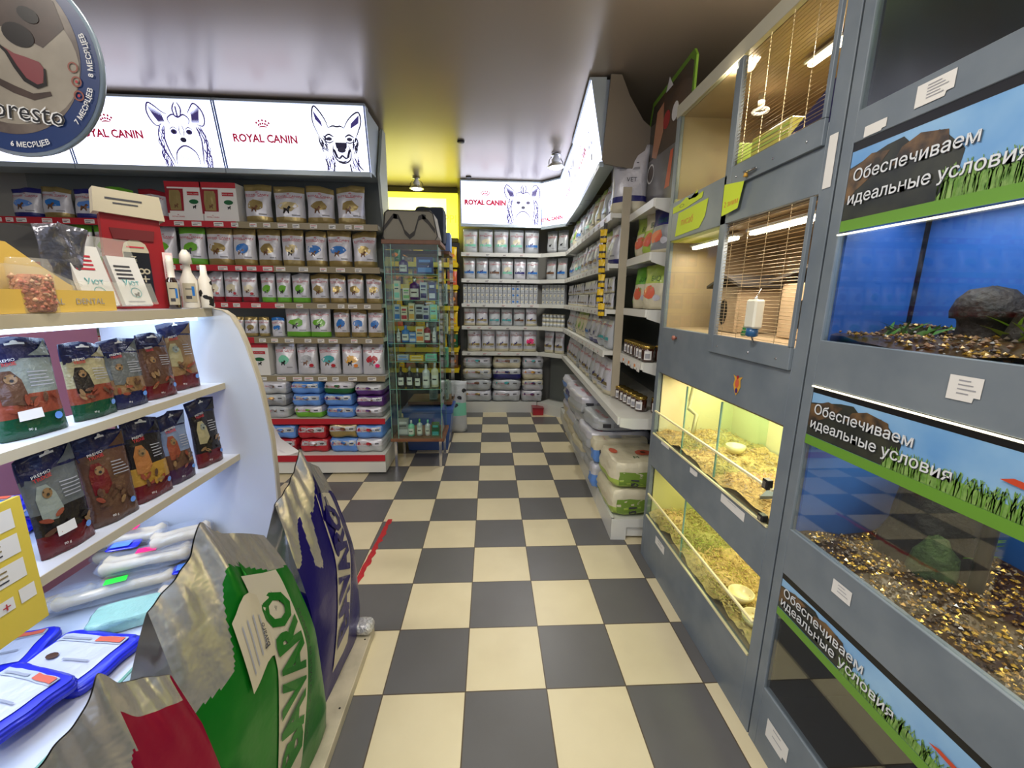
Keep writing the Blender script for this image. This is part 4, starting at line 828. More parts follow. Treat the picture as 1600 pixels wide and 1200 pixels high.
house((1.25, 1.47, 1.423), 'house with flat dark roof behind the lower wire door', .28, .2, .21, mat('dark_roof', srgb(60, 54, 50), .6))
b = MB(); b.lathe([(.012, 0), (.014, .005), (.004, .05), (.002, .07)], C['dgreen'], 8); tag(b.build('toy_tree', loc=(1.05, 1.66, 1.424)), 'tiny green cone toy on the floor of the lower wire cage', 'toy')
e = empty('water_bottle', (FX-.03, 1.415, 1.44), 0, 'white drinking bottle with blue cap hanging on the lower wire door', 'water bottle')
b = MB(); b.box(-.018, .018, -.028, .028, .03, .13, mat('milky_plastic', srgb(226, 222, 204), .3, coat=.3), .006); b.lathe([(.008, .13), (.003, .14)], M_chrome, 8); b.build('bottle_body', e)
b = MB(); b.lathe([(.012, .0), (.02, .004), (.02, .03)], plas('bottle_cap_blue', (30, 84, 130)), 14); b.build('cap', e); b = MB(); b.tube([(0, 0, .002), (.01, -.0, -.02)], .003, M_chrome); b.build('spout', e)
b = MB(); b.tube([(0, 0, .14), (.02, .01, .165), (.028, .03, .17)], .0014, M_chrome, 5); b.build('hook', e)
b = MB(); b.prism([(1.215, .0), (1.55, .0), (1.215, .185)], 0, 1.0, 1.006, mat('navy_board', srgb(22, 20, 78), .4)); tag(b.build('blue_board', loc=(0, 0, 2.063)), 'dark blue triangular board leaning in the upper wire cage', 'board')
b = MB(); b.box(0, .25, 0, .22, 0, .12, plas('yellow_crate_plastic', (206, 200, 92)), .005)
for i in range(4): b.box(-.003, 0, .01, .21, .02+.025*i, .028+.025*i, C['lime'])
tag(b.build('yellow_crate', loc=(1.02, 1.50, 2.063)), 'yellow ribbed crate standing behind the upper wire door', 'crate')
b = MB(); mb, _, _ = sack(.16, .16, .14, mat('clear_bag', srgb(200, 184, 160), .2, alpha=.6, coat=1), 4, 6); tag(mb.build('plastic_bag', loc=(1.15, 1.38, 2.063)), 'crumpled clear plastic bag inside the upper wire cage', 'plastic bag')
b = MB(); b.box(0, .2, 0, .07, 0, .13, C['lime'], .003); tag(b.build('green_box', loc=(1.0, 1.78, 2.063)), 'pale green box at the near edge of the upper left cage', 'box')
# lamp fittings
for (x, y, z, L_, nm) in ((1.2, 1.27, 2.44, .44, 'upper wire cage'), (1.03, 1.27, 1.83, .40, 'lower wire cage'), (1.06, 1.80, 1.835, .4, 'lower left cage')):
    e = empty('cage_lamp', (x, y, z), 0, f'warm glowing lamp strip under the ceiling of the {nm}', 'lamp')
    b = MB(); b.box(-.02, .02, 0, L_, .002, .012, M_wmetal); b.build('lamp_base', e)
    b = MB(); b.box(-.012, .012, .01, L_-.01, -.012, .002, M_tube, .003); b.build('tube', e)
    area('cage_lamp_light', (x, y+L_/2, z-.02), .06, 3.6 if y < 1.5 else 1.8, (1, .89, .72), size_y=L_)
e = empty('cage_bulb', (1.18, 1.95, 2.43), 0, 'round ring bulb under the ceiling of upper left cage', 'lamp'); b = MB(); b.lathe([(.012, -.05), (.014, .02)], M_cream, 12); b.build('socket', e); b = MB()
b.tube([(.03*math.cos(a*PI/8), .03*math.sin(a*PI/8), -.05) for a in range(17)], .006, mat('bulb_warm', (1, .9, .7), .3, emit=.8)); b.build('ring', e)
area('tank_light', (1.2, 1.74, 1.14), .25, 6.5, (1, .86, .58), size_y=.9); area('tank_light', (1.2, 1.74, .60), .25, 2.8, (1, .93, .5), size_y=.9)
area('cage_lamp_light', (1.2, 1.95, 2.42), .08, 1.0, (1, .89, .72))
# bedding
def bedding(name, z, y0, y1, label, mt, n, amp=.02, sc=1, mix=None):
    rn = random.Random(n); b = MB(); nx, ny = 14, 34
    H = lambda i, j: amp*(.6+.5*math.sin(i*.9+j*.35)+.3*math.sin(j*1.1)+rn.uniform(0, .5))
    vs = [(FX+.012+(1.41-FX-.012)*i/nx, y0+(y1-y0)*j/ny, z+max(.004, H(i, j))) for i in range(nx+1) for j in range(ny+1)]
    b.add(vs, [[i*(ny+1)+j, (i+1)*(ny+1)+j, (i+1)*(ny+1)+j+1, i*(ny+1)+j+1] for i in range(nx) for j in range(ny)], mt, True)
    for q in range(n):
        x = rn.uniform(FX+.02, 1.38); y = rn.uniform(y0+.02, y1-.02); a = rn.uniform(0, PI); l = rn.uniform(.006, .014)*sc; w2 = .0028*sc; zz = z+amp*rn.uniform(.6, 1.6)+.003; t = rn.uniform(-.004, .006)
        dx, dy = math.cos(a), math.sin(a)
        b.add([(x-dx*l-dy*w2, y-dy*l+dx*w2, zz), (x-dx*l+dy*w2, y-dy*l-dx*w2, zz+.001), (x+dx*l+dy*w2, y+dy*l-dx*w2, zz+t), (x+dx*l-dy*w2, y+dy*l+dx*w2, zz+t+.002), (x, y, zz+.006*sc)], [[0, 1, 4], [1, 2, 4], [2, 3, 4], [3, 0, 4]], mt if q % 3 else (mix or mt))
    return tag(b.build(name), label, 'bedding', kind='stuff')
bedding('wood_shavings', .802, 1.24, 2.245, 'golden wood shavings covering the floor of the upper glass tank', M_shav, 1500, .022, 1, M_card)
bedding('straw_pellets', .282, 1.24, 2.245, 'yellow straw pellets covering the floor of the lower glass tank', mat('pellets', srgb(206, 180, 116), .8, noise=.3, nscale=80), 2600, .035, 1, M_straw)
M_bowl = mat('cream_bowl', srgb(236, 224, 170), .3, coat=.4)
for (x, y, z, r, lab) in ((1.06, 1.47, .33, .05, 'cream round bowl in the lower tank, nearer the far end'), (1.04, 1.34, .325, .05, 'cream round bowl in the lower tank, close to the near post'), (1.2, 1.85, .84, .045, 'cream dish on shavings in the middle of the upper tank')):
    b = MB(); b.lathe([(r*.7, 0), (r*.95, .02), (r, .035), (r*.92, .035), (r*.82, .014), (.001, .012)], M_bowl, 24); tag(b.build('food_bowl', loc=(x, y, z)), lab, 'bowl')
b = MB(); b.tube([(1.15, 2.2, 1.15), (1.12, 2.18, 1.02), (1.1, 2.15, .98), (1.13, 2.12, .95), (1.1, 2.08, .86)], .012, mat('rope', srgb(200, 180, 140), .8)); tag(b.build('hanging_rope', loc=(0, 0, 0)), 'knotted cream rope hanging in the far corner of upper tank', 'rope')
b = MB(); b.prism([(0, 0), (.12, .0), (.06, .05)], 2, 0, .012, mat('slate', srgb(96, 104, 120), .5)); tag(b.build('slate_ramp', loc=(1.0, 1.36, .845)), 'grey-blue triangular slate on shavings in the upper tank', 'ramp')

# ================================================================ AQUARIUM RACK
M_led = mat('led_strip', (1, .95, .75), .3, emit=1.6, ecol=(1, .92, .66))
AY1, AY0 = 1.168, -.75
rack = empty('aquarium_rack', (0, 0, 0), 0, 'grey aquarium rack with printed banners above each tank', 'aquarium rack')
b = MB(); boards(b, [(1.142, 1.178, 0, 2.75)]); b.build('corner_post', rack)
for z0, z1 in ((1.972, 2.05), (1.325, 1.455), (.70, .855), (0, .25), (2.62, 2.75)):
    b = MB(); boards(b, [(AY0, 1.142, z0, z1)]); b.build('front_panel', rack)
b = MB(); b.box(FX+.0, FX+.0, 0, 0, 0, 0, M_black)
b = MB(); b.box(FX+.006, FX+.014, 1.1785, 1.1845, 0, 2.75, M_dark); b.build('seam', rack)
M_sky = mat('banner_sky', srgb(96, 150, 206), .3, noise=.35, nscale=4, col2=srgb(150, 190, 222)); M_rock = mat('banner_rock', srgb(52, 46, 40), .35, noise=.7, nscale=25, col2=srgb(120, 92, 60)); M_bdark = mat('banner_dark', srgb(34, 38, 38), .35, noise=.4, nscale=12, col2=srgb(58, 60, 50))
M_grass = mat('banner_grass', srgb(98, 140, 62), .35, noise=.5, nscale=60, col2=srgb(140, 174, 96)); M_lime = mat('banner_lime', srgb(100, 148, 50), .35); M_bsilver = mat('banner_silver', srgb(214, 218, 222), .35); M_bshadow = mat('banner_letter_shadow', srgb(60, 66, 74), .4); M_fish = mat('banner_fish', srgb(196, 70, 40), .4)
def banner(z0, z1, first):
    P = plane((FX+.003, 1.14, z0), (0, -1, 0), (0, 0, 1), .0006); L_ = .62; h_ = z1-z0; rn = random.Random(int(z0*10)); g0 = .028
    b = MB(); b.box(FX+.003, FX+.012, AY0, 1.142, z0, z1+.022, M_black)
    n = 12; arc = [(L_-.07+.07*math.sin(PI/2*i/6), h_-.07+.07*math.cos(PI/2*i/6)) for i in range(7)] if h_ > .1 else [(L_, h_)]
    b.poly([(0, 0), (L_, 0)]+arc[::-1]+[(0, h_)], P, M_sky, 1)
    b.poly([(0, g0), (.27, g0), (.28, .6*h_), (.24, .8*h_), (.22, h_*.88), (.17, h_*.8), (.14, h_*.95), (.1, h_*.93), (.05, h_*.86), (0, h_*.8)], P, M_bdark, 2)
    b.poly([(0, .35*h_), (.03, .5*h_), (.07, .62*h_), (.11, .86*h_), (.06, .9*h_), (.02, .8*h_), (0, .78*h_)], P, M_rock, 3); b.poly([(.12, .66*h_), (.2, .7*h_), (.25, .6*h_), (.24, .85*h_), (.18, .92*h_), (.14, .84*h_)], P, M_rock, 3)
    b.poly([(.24, g0), (L_, g0), (L_, g0+.12*h_), (.5, g0+.16*h_), (.4, g0+.22*h_), (.3, g0+.3*h_), (.26, g0+.2*h_)], P, M_grass, 3)
    for i in range(170):
        x = rn.uniform(.24, L_-.01); t_ = rn.uniform(.24, .36); b.stroke([(x, g0), (x+rn.uniform(-.004, .004), g0+h_*.16), (x+rn.uniform(-.012, .012), g0+h_*t_)], .0022, P, M_grass if i % 3 else M_lime, 4)
    b.poly([(-.0, 0), (L_, 0), (L_, g0), (0, g0)], P, M_lime, 5)
    for dx, mt_, k in ((.0012, M_bshadow, 6), (0, M_bsilver, 7)):
        b.text('Обеспечиваем', .016+dx, h_*.62-dx, .029, P, mt_, k, 'L', bold=.008); b.text('идеальные условия', .010+dx, h_*.34-dx, .029, P, mt_, k, 'L', bold=.008, sx=1.0)
    b.fan([(.47, h_*.62), (.49, h_*.68), (.53, h_*.66), (.55, h_*.64), (.565, h_*.69), (.56, h_*.6), (.55, h_*.61), (.52, h_*.58)], P, M_fish, 7)
    return b.build('printed_banner', rack)
banner(1.75, 1.95, 0); banner(1.146, 1.302, 1); banner(.55, .68, 2)
for z in (1.740, 1.318):
    b = MB(); b.box(FX-.004, FX+.004, AY0, 1.142, z+.001, z+.0045, M_led); b.build('led_strip', rack)
M_tback = mat('tank_blue_back', srgb(48, 100, 176), .45, noise=.25, nscale=3, col2=srgb(34, 74, 140)); M_tdark = mat('tank_dark_back', srgb(16, 22, 26), .4, noise=.4, nscale=5, col2=srgb(14, 34, 48)); M_tblack = mat('tank_black', srgb(12, 12, 13), .4)
M_aglass = glass_mat('aquarium_glass', (.94, .97, .98), 2.2, 1.5)
M_gold = mat('golden_pebble', srgb(150, 108, 26), .25, .4, coat=.5); M_gold2 = mat('amber_pebble', srgb(66, 44, 12), .3, .2, coat=.4); M_gold3 = mat('bright_pebble', srgb(214, 170, 60), .18, .5, coat=.8); M_gbrown = mat('brown_gravel', srgb(110, 74, 40), .5)
M_aglass1 = glass_mat('aquarium_glass_upper', (.94, .97, .98), 1.0)
def aquarium(z0, z1, zg, label, back, side, glabel, gm, n, light, lcol, xb=1.40):
    e = empty('aquarium', (0, 0, 0), 0, label, 'aquarium')
    b = MB(); b.box(xb, xb+.01, AY0, 1.142, z0-.06, z1+.05, back); b.box(FX+.02, xb, 1.134, 1.142, z0-.06, z1+.05, side); b.build('back_wall', e)
    b = MB(); b.box(xb-.008, xb, 1.126, 1.134, z0-.06, z1+.04, M_tblack); b.build('silicone_seam', e)
    b = MB(); b.box(FX+.024, xb, AY0, 1.134, z0-.07, z0-.06, M_tblack); b.box(FX+.03, xb, AY0, 1.134, z1+.05, z1+.06, M_tblack); b.build('base', e)
    b = MB(); b.box(FX+.006, FX+.011, AY0, 1.14, z0+.001, z1-.001, M_aglass1 if z0 > 1.2 else M_aglass); b.build('front_glass', e)
    rn = random.Random(n); b = MB(); nx, ny = 12, 40
    vs = [(FX+.013+(xb-.005-FX-.013)*i/nx, AY0+.01+(1.13-AY0-.01)*j/ny, zg+.012*math.sin(i*.7+j*.5)+.03*(i/nx)+rn.uniform(-.004, .004)) for i in range(nx+1) for j in range(ny+1)]
    g = MB(); g.add(vs, [[i*(ny+1)+j, (i+1)*(ny+1)+j, (i+1)*(ny+1)+j+1, i*(ny+1)+j+1] for i in range(nx) for j in range(ny)], M_gold2, True)
    for q in range(n):
        y = 1.12-(1.12-.35)*rn.random()**1.0; x = FX+.024+(xb-.04-FX)*rn.random(); i = (x-FX)/(xb-.005-FX)*nx; j = (y-AY0)/(1.13-AY0)*ny; z = zg+.012*math.sin(i*.7+j*.5)+.03*i/nx+rn.uniform(0, .006)
        r = rn.uniform(.0035, .0085); a = rn.uniform(0, PI); c_, s_ = math.cos(a), math.sin(a); o = []
        for (u, v, w_) in ((1, 0, 0), (0, .8, 0), (-1, 0, .1), (0, -.8, .1), (.1, .1, .7), (0, 0, -.6)): o.append((x+(u*c_-v*s_)*r, y+(u*s_+v*c_)*r, z+w_*r+(u*.3*rn.uniform(-1, 1))*r))
        g.add(o, [[0, 1, 4], [1, 2, 4], [2, 3, 4], [3, 0, 4], [1, 0, 5], [2, 1, 5], [3, 2, 5], [0, 3, 5]], rn.choice(gm))
    tag(g.build('aquarium_gravel'), glabel, 'gravel', kind='stuff')
    if light: area('aquarium_light', ((FX+xb)/2, .45, z1+.04), (xb-FX)*.5, light, lcol, size_y=1.3)
    return e
aquarium(1.455, 1.75, 1.462, 'blue lit aquarium behind the middle glass of the rack', M_tback, M_tback, 'brown and amber gravel bed in the blue upper aquarium', [M_gbrown, M_gold2, M_gold], 1200, 4.5, (.85, .95, 1), 1.20)
aquarium(.855, 1.144, .84, 'large aquarium with gold gravel and dark rock', M_tback, M_tback, 'glittering golden gravel bed in the large aquarium', [M_gold, M_gold2, M_gold2, M_gold2, M_gold3], 4200, 5, (1, .93, .7))
e3 = empty('aquarium', (0, 0, 0), 0, 'unlit black aquarium at the bottom of the rack', 'aquarium')
b = MB(); b.box(1.40, 1.41, AY0, 1.142, .2, .6, M_tblack); b.box(FX+.02, 1.40, 1.134, 1.142, .2, .6, M_tblack); b.box(FX+.024, 1.4, AY0, 1.134, .2, .21, M_tblack); b.build('back_wall', e3); b = MB(); b.box(FX+.006, FX+.011, AY0, 1.14, .251, .549, M_aglass); b.build('front_glass', e3)
e0 = empty('aquarium', (0, 0, 0), 0, 'dim planted aquarium at the top of the rack', 'aquarium')
b = MB(); b.box(1.40, 1.41, AY0, 1.142, 2.0, 2.6, M_tdark); b.box(FX+.02, 1.40, 1.134, 1.142, 2.0, 2.6, M_tdark); b.box(FX+.024, 1.4, AY0, 1.134, 2.0, 2.01, M_tblack); b.build('back_wall', e0); b = MB(); b.box(FX+.006, FX+.011, AY0, 1.14, 2.051, 2.619, M_aglass); b.build('front_glass', e0)
area('aquarium_light', (1.2, .7, 2.58), .2, 1.5, (.8, 1, .4), size_y=.8)
def plantclump(loc, label, n, h, mt, sp=.05, seed=0):
    rn = random.Random(seed); b = MB()
    for i in range(n):
        x, y = rn.uniform(-sp, sp), rn.uniform(-sp, sp); L_ = h*rn.uniform(.5, 1); dx, dy = rn.uniform(-.05, .05), rn.uniform(-.05, .05); w2 = rn.uniform(.004, .01)
        pts = [(x+dx*t*t*1.4, y+dy*t*t*1.4, L_*t) for t in (0, .3, .6, .85, 1)]; vs = []
        for k, p in enumerate(pts): ww = w2*(.6, 1, 1, .6, .05)[k]; vs += [(p[0], p[1]-ww, p[2]), (p[0]+.2*ww, p[1]+ww, p[2])]
        b.add(vs, [[2*k, 2*k+1, 2*k+3, 2*k+2] for k in range(4)], mt, True)
    return tag(b.build('aquarium_plant', loc=loc), label, 'plant')
M_pl = mat('water_plant', srgb(70, 110, 30), .5); M_pd2 = mat('dark_plant', srgb(16, 20, 12), .6)
plantclump((1.2, .80, 2.02), 'dark bushy plant silhouette in the top aquarium', 120, .36, M_pd2, .1, 2); plantclump((1.25, .62, 2.22), 'yellow-green plant catching light at the top of the top aquarium', 60, .36, M_pl, .12, 5)
plantclump((1.12, .80, 1.47), 'bright green low plant at the edge of the blue aquarium', 30, .07, mat('bright_plant', srgb(140, 170, 30), .5), .03, 7); plantclump((1.12, 1.04, 1.47), 'flat olive sprigs on the gravel of the blue aquarium', 24, .05, M_pl, .06, 8)
plantclump((1.25, .98, .87), 'mossy green sprigs beside the dark rock in the large aquarium', 80, .12, M_pl, .05, 9)
def blob(name, loc, prof, mt, label, cat, seed=0, seg=18, jt=.12):
    rn = random.Random(seed); b = MB(); b.lathe(prof, mt, seg); b.v = [(v[0]*(1+rn.uniform(-jt, jt)), v[1]*(1+rn.uniform(-jt, jt)), v[2]*(1+rn.uniform(-jt, jt)*.3)) for v in b.v]; return tag(b.build(name, loc=loc), label, cat)
M_orn = mat('ornament_dark', srgb(44, 28, 14), .7, noise=.5, nscale=40, bump=.8, bscale=60)
b = blob('stone_ornament', (1.12, .885, 1.462), [(.052, 0), (.046, .02), (.044, .05), (.05, .066), (.058, .068), (.06, .085), (.054, .11), (.036, .13), (.004, .139)], M_orn, 'brown domed stone ornament on gravel in the blue aquarium', 'ornament', 3, jt=.07)
blob('stone_ornament', (1.11, .80, 1.462), [(.03, 0), (.035, .02), (.03, .045), (.02, .08), (.028, .085), (.004, .095)], M_orn, 'smaller crooked stone beside the domed ornament', 'ornament', 5, jt=.12)
blob('dark_rock', (1.24, .985, .845), [(.11, 0), (.10, .06), (.09, .14), (.075, .22), (.05, .27), (.003, .30)], mat('black_rock', srgb(22, 22, 20), .7, bump=1, bscale=30), 'tall black jagged rock in the large aquarium', 'rock', 4, jt=.16)
blob('mossy_house', (1.17, .91, .84), [(.05, 0), (.05, .04), (.045, .08), (.03, .10), (.02, .12), (.003, .13)], mat('moss', srgb(52, 74, 34), .8, noise=.5, nscale=50, bump=1, bscale=50), 'small moss-green ornament house on golden gravel', 'ornament', 6, jt=.1)
b = MB(); b.lathe([(.012, 0), (.015, .01), (.015, .26), (.012, .27)], M_black, 14); tag(b.build('filter_pipe', loc=(1.2, .835, .85)), 'black vertical filter pipe standing in the large aquarium', 'filter')
b = MB(); b.lathe([(.004, -.004), (.006, 0), (.004, .004)], mat('red_led', (1, .1, .03), .3, emit=6, ecol=(1, .15, .03)), 8); tag(b.build('red_indicator', loc=(1.165, .985, 1.06)), 'tiny glowing red indicator light in the large aquarium', 'indicator light')
note('price_note', .905, .985, 1.99, 2.035, 'torn white price list on the grey panel below the top aquarium', 5, torn=True, skew=-.0)
note('price_note', .73, .79, 1.37, 1.42, 'white double price slip on grey panel under blue aquarium', 4, torn=True)
note('price_note', .90, .96, .775, .815, 'small skewed price slip on grey panel under the gold gravel tank', 3)
note('price_note', 1.0, 1.10, .10, .17, 'torn paper slip low on the bottom aquarium panel', 2, torn=True)
note('paper_scrap', 1.195, 1.225, 1.88, 2.02, 'crumpled white paper taped on the post between cages and aquariums', 0)
note('paper_scrap', 1.05, 1.11, 1.975, 2.0, 'white paper scrap taped just above the upper banner', 0, torn=True)

# ================================================================ GLASS CABINET, CARRIER BAG, ALCOVE
cab = empty('glass_cabinet', (0, 0, 0), 0, 'glass display cabinet with wooden base on thin metal legs', 'display cabinet')
CX0, CX1, CY0, CY1 = -.90, -.44, 3.67, 4.08
b = MB(); b.box(CX0-.01, CX1+.02, CY0-.01, CY1+.01, 2.0, 2.035, M_wood, .003); b.build('top_board', cab)
b = MB(); b.box(CX0-.01, CX1+.02, CY0-.01, CY1+.01, .255, .285, M_wood, .003); b.build('base_board', cab)
for x in (CX0+.03, CX1-.02):
    for y in (CY0+.02, CY1-.03): b = MB(); b.box(x-.012, x+.012, y-.012, y+.012, 0, .255, M_chrome); b.build('leg', cab)
M_cglass = glass_mat('cabinet_glass', (.90, .965, .93), 1.0)
b = MB(); b.box(CX0, CX1, CY0, CY0+.004, .285, 2.0, M_cglass); b.build('front_glass', cab)
b = MB(); b.box(CX1-.004, CX1, CY0+.005, CY1, .285, 2.0, M_cglass); b.build('side_glass', cab); b = MB(); b.box(CX0, CX0+.004, CY0+.005, CY1, .285, 2.0, M_cglass); b.build('side_glass', cab)
b = MB(); 
for x, y in ((CX0, CY0), (CX1-.006, CY0), (CX0, CY1-.006), (CX1-.006, CY1-.006), (CX0+.06, CY0)): b.box(x, x+.005, y-.001, y+.005, .285, 2.0, M_gedge)
b.build('corner_edge', cab)
CZ = [.285, .75, 1.0, 1.165, 1.36, 1.54, 1.76]
for z in CZ[1:]:
    b = MB(); b.box(CX0+.006, CX1-.006, CY0+.012, CY1-.01, z-.006, z, M_cglass); b.box(CX0+.006, CX1-.006, CY0+.01, CY0+.013, z-.006, z, M_gedge); b.build('glass_shelf', cab)
def bottle(c, cap, h, r, lab, neck=.3):
    b = MB(); mm = C[c] if c in C else M_white; b.lathe([(r*.9, 0, mm), (r, .004, mm), (r, h*.62, mm), (r*.9, h*.7, mm), (r*neck, h*.78, mm), (r*neck, h*.8, C[cap]), (r*neck*1.2, h*.82, C[cap]), (r*neck, h, C[cap])], mm, 14)
    mp = lambda x, y, k=1: Vector((math.sin(x/r)*(r+.0006*k), -math.cos(x/r)*(r+.0006*k), y)); b.rect(-r*.9, h*.12, r*.9, h*.5, mp, M_paper if lab != 'white' else C['lblue'], 1, 6); b.rect(-r*.6, h*.3, r*.5, h*.36, mp, M_ink, 2, 4); return b
def smallbox(w, d, h, c, c2, t=''):
    b = MB(); b.box(-w/2, w/2, -d/2, d/2, 0, h, C[c], .001); P = plane((0, -d/2, 0), (1, 0, 0), (0, 0, 1)); b.rect(-w*.42, h*.1, w*.42, h*.38, P, C[c2]); b.rect(-w*.35, h*.55, w*.3, h*.62, P, M_ink); b.rect(-w*.35, h*.7, w*.35, h*.85, P, C[c2])
    return b
items = [(.285, [('box', .10, .16, 'grey', 'white', 'flat pale box'), ('bot', .03, .15, 'mint', 'white', 'mint bottle'), ('bot', .026, .16, 'lgrey', 'green', 'clear bottle with green label'), ('bot', .026, .15, 'white', 'mint', 'white bottle'), ('box', .07, .13, 'dgreen', 'teal', 'dark green box')]),
         (.75, [('bot', .03, .19, 'black', 'black', 'black spray bottle'), ('bot', .03, .19, 'black', 'grey', 'dark bottle'), ('bot', .028, .18, 'black', 'white', 'black and white bottle'), ('bot', .034, .22, 'white', 'white', 'tall white bottle'), ('bot', .034, .23, 'cream', 'white', 'cream bottle')]),
         (1.0, [('box', .10, .05, 'lgrey', 'lblue', 'low pale box'), ('box', .12, .05, 'yellow', 'cream', 'yellow soft pack'), ('box', .1, .06, 'mint', 'grey', 'low mint box')]),
         (1.165, [('bot', .018, .12, 'lgrey', 'white', 'small pale bottle'), ('bot', .036, .15, 'blue', 'lblue', 'bright blue bottle'), ('box', .06, .09, 'lblue', 'white', 'light blue box'), ('box', .07, .14, 'cream', 'orange', 'cream and orange box'), ('bot', .03, .17, 'dred', 'white', 'dark red bottle'), ('bot', .018, .13, 'white', 'white', 'slim white bottle')]),
         (1.36, [('box', .05, .14, 'lgrey', 'blue', 'pale box with blue print'), ('box', .055, .12, 'cream', 'red', 'cream box with red print'), ('box', .05, .15, 'cream', 'gold', 'cream box with gold print'), ('box', .07, .14, 'lgrey', 'black', 'grey box'), ('box', .055, .13, 'lgrey', 'navy', 'grey box with navy print'), ('box', .06, .14, 'mint', 'lime', 'mint and lime box')]),
         (1.54, [('box', .05, .16, 'cream', 'mint', 'cream box with mint print'), ('box', .06, .10, 'cream', 'green', 'small cream tub box'), ('bot', .045, .19, 'purple', 'silver', 'round purple pack'), ('box', .06, .15, 'lgrey', 'navy', 'white and navy box'), ('box', .06, .15, 'navy', 'white', 'navy box')]),
         (1.76, [('bot', .04, .15, 'purple', 'silver', 'shiny purple pack'), ('box', .14, .14, 'navy', 'lblue', 'wide navy box')])]
nms = ['bottom board', 'lowest glass shelf', 'second glass shelf', 'third glass shelf', 'fourth glass shelf', 'fifth glass shelf', 'topmost glass shelf']
for si, (z, its) in enumerate(items):
    p = .38/len(its)
    for i, (k, a, h, c1, c2, ds) in enumerate(its):
        bb = bottle(c1, c2, h, a, 'x') if k == 'bot' else smallbox(a, .05, h, c1, c2)
        o = bb.build('bottle' if k == 'bot' else 'box', loc=(CX0+.07+p*(i+.5)-.02, 3.76+jit(.02), z+.002)); tag(o, f'{ds} on the {nms[si]} of the glass cabinet', 'bottle' if k == 'bot' else 'box', f'goods on the {nms[si]} of the cabinet')
# pet carrier bag
e = empty('carrier_bag', (-.685, 3.86, 2.036), 0, 'grey fabric pet carrier with dark zigzag handle on the cabinet', 'carrier bag')
M_fab = mat('taupe_fabric', srgb(150, 146, 132), .8, bump=.4, bscale=300); M_strap = mat('dark_strap', srgb(66, 64, 62), .7)
b = MB(); pts = [(-.23, .03), (-.215, .0), (.215, .0), (.24, .04), (.205, .22), (.18, .245), (-.18, .245), (-.205, .22)]; b.prism(pts, 1, -.13, .13, M_fab); b.build('body', e)
b = MB(); P = plane((0, -.131, 0), (1, 0, 0), (0, 0, 1), .003)
for q in ([(-.225, .08), (-.13, .195), (-.10, .19)], [(-.13, .195), (-.09, .19), (-.06, .13), (-.04, .07), (-.0, .03), (.04, .06), (.06, .12), (.08, .18), (.11, .195), (.14, .19)], [(.11, .195), (.16, .15), (.215, .08)]): b.add([P(x, y+d, 1) for x, y in q for d in (-.019, .019)], [[2*i, 2*i+2, 2*i+3, 2*i+1] for i in range(len(q)-1)], M_strap)
b.build('strap', e)
b = MB(); b.tube([(-.15, 0, .24), (-.12, 0, .265), (-.09, 0, .24)], .008, M_strap); b.build('handle', e); b = MB(); b.tube([(.08, 0, .24), (.11, 0, .27), (.15, 0, .262), (.17, 0, .24)], .01, mat('moss', srgb(52, 74, 34), .8)); b.build('handle', e)
b = MB(); b.tube([(-.225, -.131, .03), (-.2, -.133, .22), (-.17, -.133, .24), (.17, -.133, .24), (.2, -.133, .22), (.235, -.131, .04), (.21, -.133, .002), (-.21, -.133, .002), (-.225, -.131, .03)], .005, M_strap); b.build('piping', e)
# second cabinet behind, tub, backpack, bags
cb2 = empty('glass_cabinet', (0, .62, 0), 0, 'second narrower glass cabinet right behind the front one', 'display cabinet')
b = MB(); b.box(-.86, -.40, 3.62, 4.0, .46, .49, M_wood); b.box(-.86, -.40, 3.62, 4.0, 1.98, 2.01, M_wood); b.build('frame_board', cb2)
b = MB(); b.box(-.404, -.40, 3.62, 4.0, .49, 1.98, M_cglass); b.box(-.86, -.41, 3.62, 3.624, .49, 1.98, M_cglass); b.build('side_glass', cb2)
for z in (.85, 1.2, 1.5, 1.75): b = MB(); b.box(-.86, -.41, 3.63, 4.0, z-.006, z, M_cglass); b.build('glass_shelf', cb2)
for i, (z, c1) in enumerate([(.502, 'lgrey'), (.852, 'mint'), (1.202, 'cream'), (1.502, 'white'), (.502, 'lgrey'), (1.202, 'lgrey')]):
    o = smallbox(.08, .1, .2, c1, 'grey').build('box', loc=(-.48-.12*(i > 3), 4.34, z)); tag(o, f'tall pale {c1 if c1 not in ("lgrey",) else "grey"} box on {["lowest", "second", "third", "fourth", "lowest", "third"][i]} shelf of the rear cabinet, {"right" if i < 4 else "inner"} one', 'box')
b = MB(); b.box(-.34, -.28, 0, .2, 0, .0, M_white)
b = MB(); b.box(-.13, .06, -.1, .1, 0, .17, plas('pale_blue_card', (110, 140, 200))); o = b.build('box', loc=(-.455, 4.36, 2.635-.62+.0)); tag(o, 'light blue cardboard box on top of the rear cabinet', 'box')
mb, _, _ = sack(.28, .2, .34, mat('navy_fabric', srgb(40, 48, 62), .8), 2, 8); o = mb.build('backpack', loc=(-.56, 4.16, 2.05)); tag(o, 'dark navy pet backpack behind the grey carrier bag', 'backpack')
M_tub = plas('blue_tub', (60, 92, 160), .35)
b = MB(); b.prism([(.03, 0), (.43, 0), (.48, .42), (-.02, .42)], 1, 0, .36, M_tub); b.box(-.03, .49, -.01, .37, .4, .44, M_tub, .004); tag(b.build('storage_tub', loc=(-.87, 4.12, .001)), 'large blue plastic tub on the floor behind cabinet legs', 'tub')
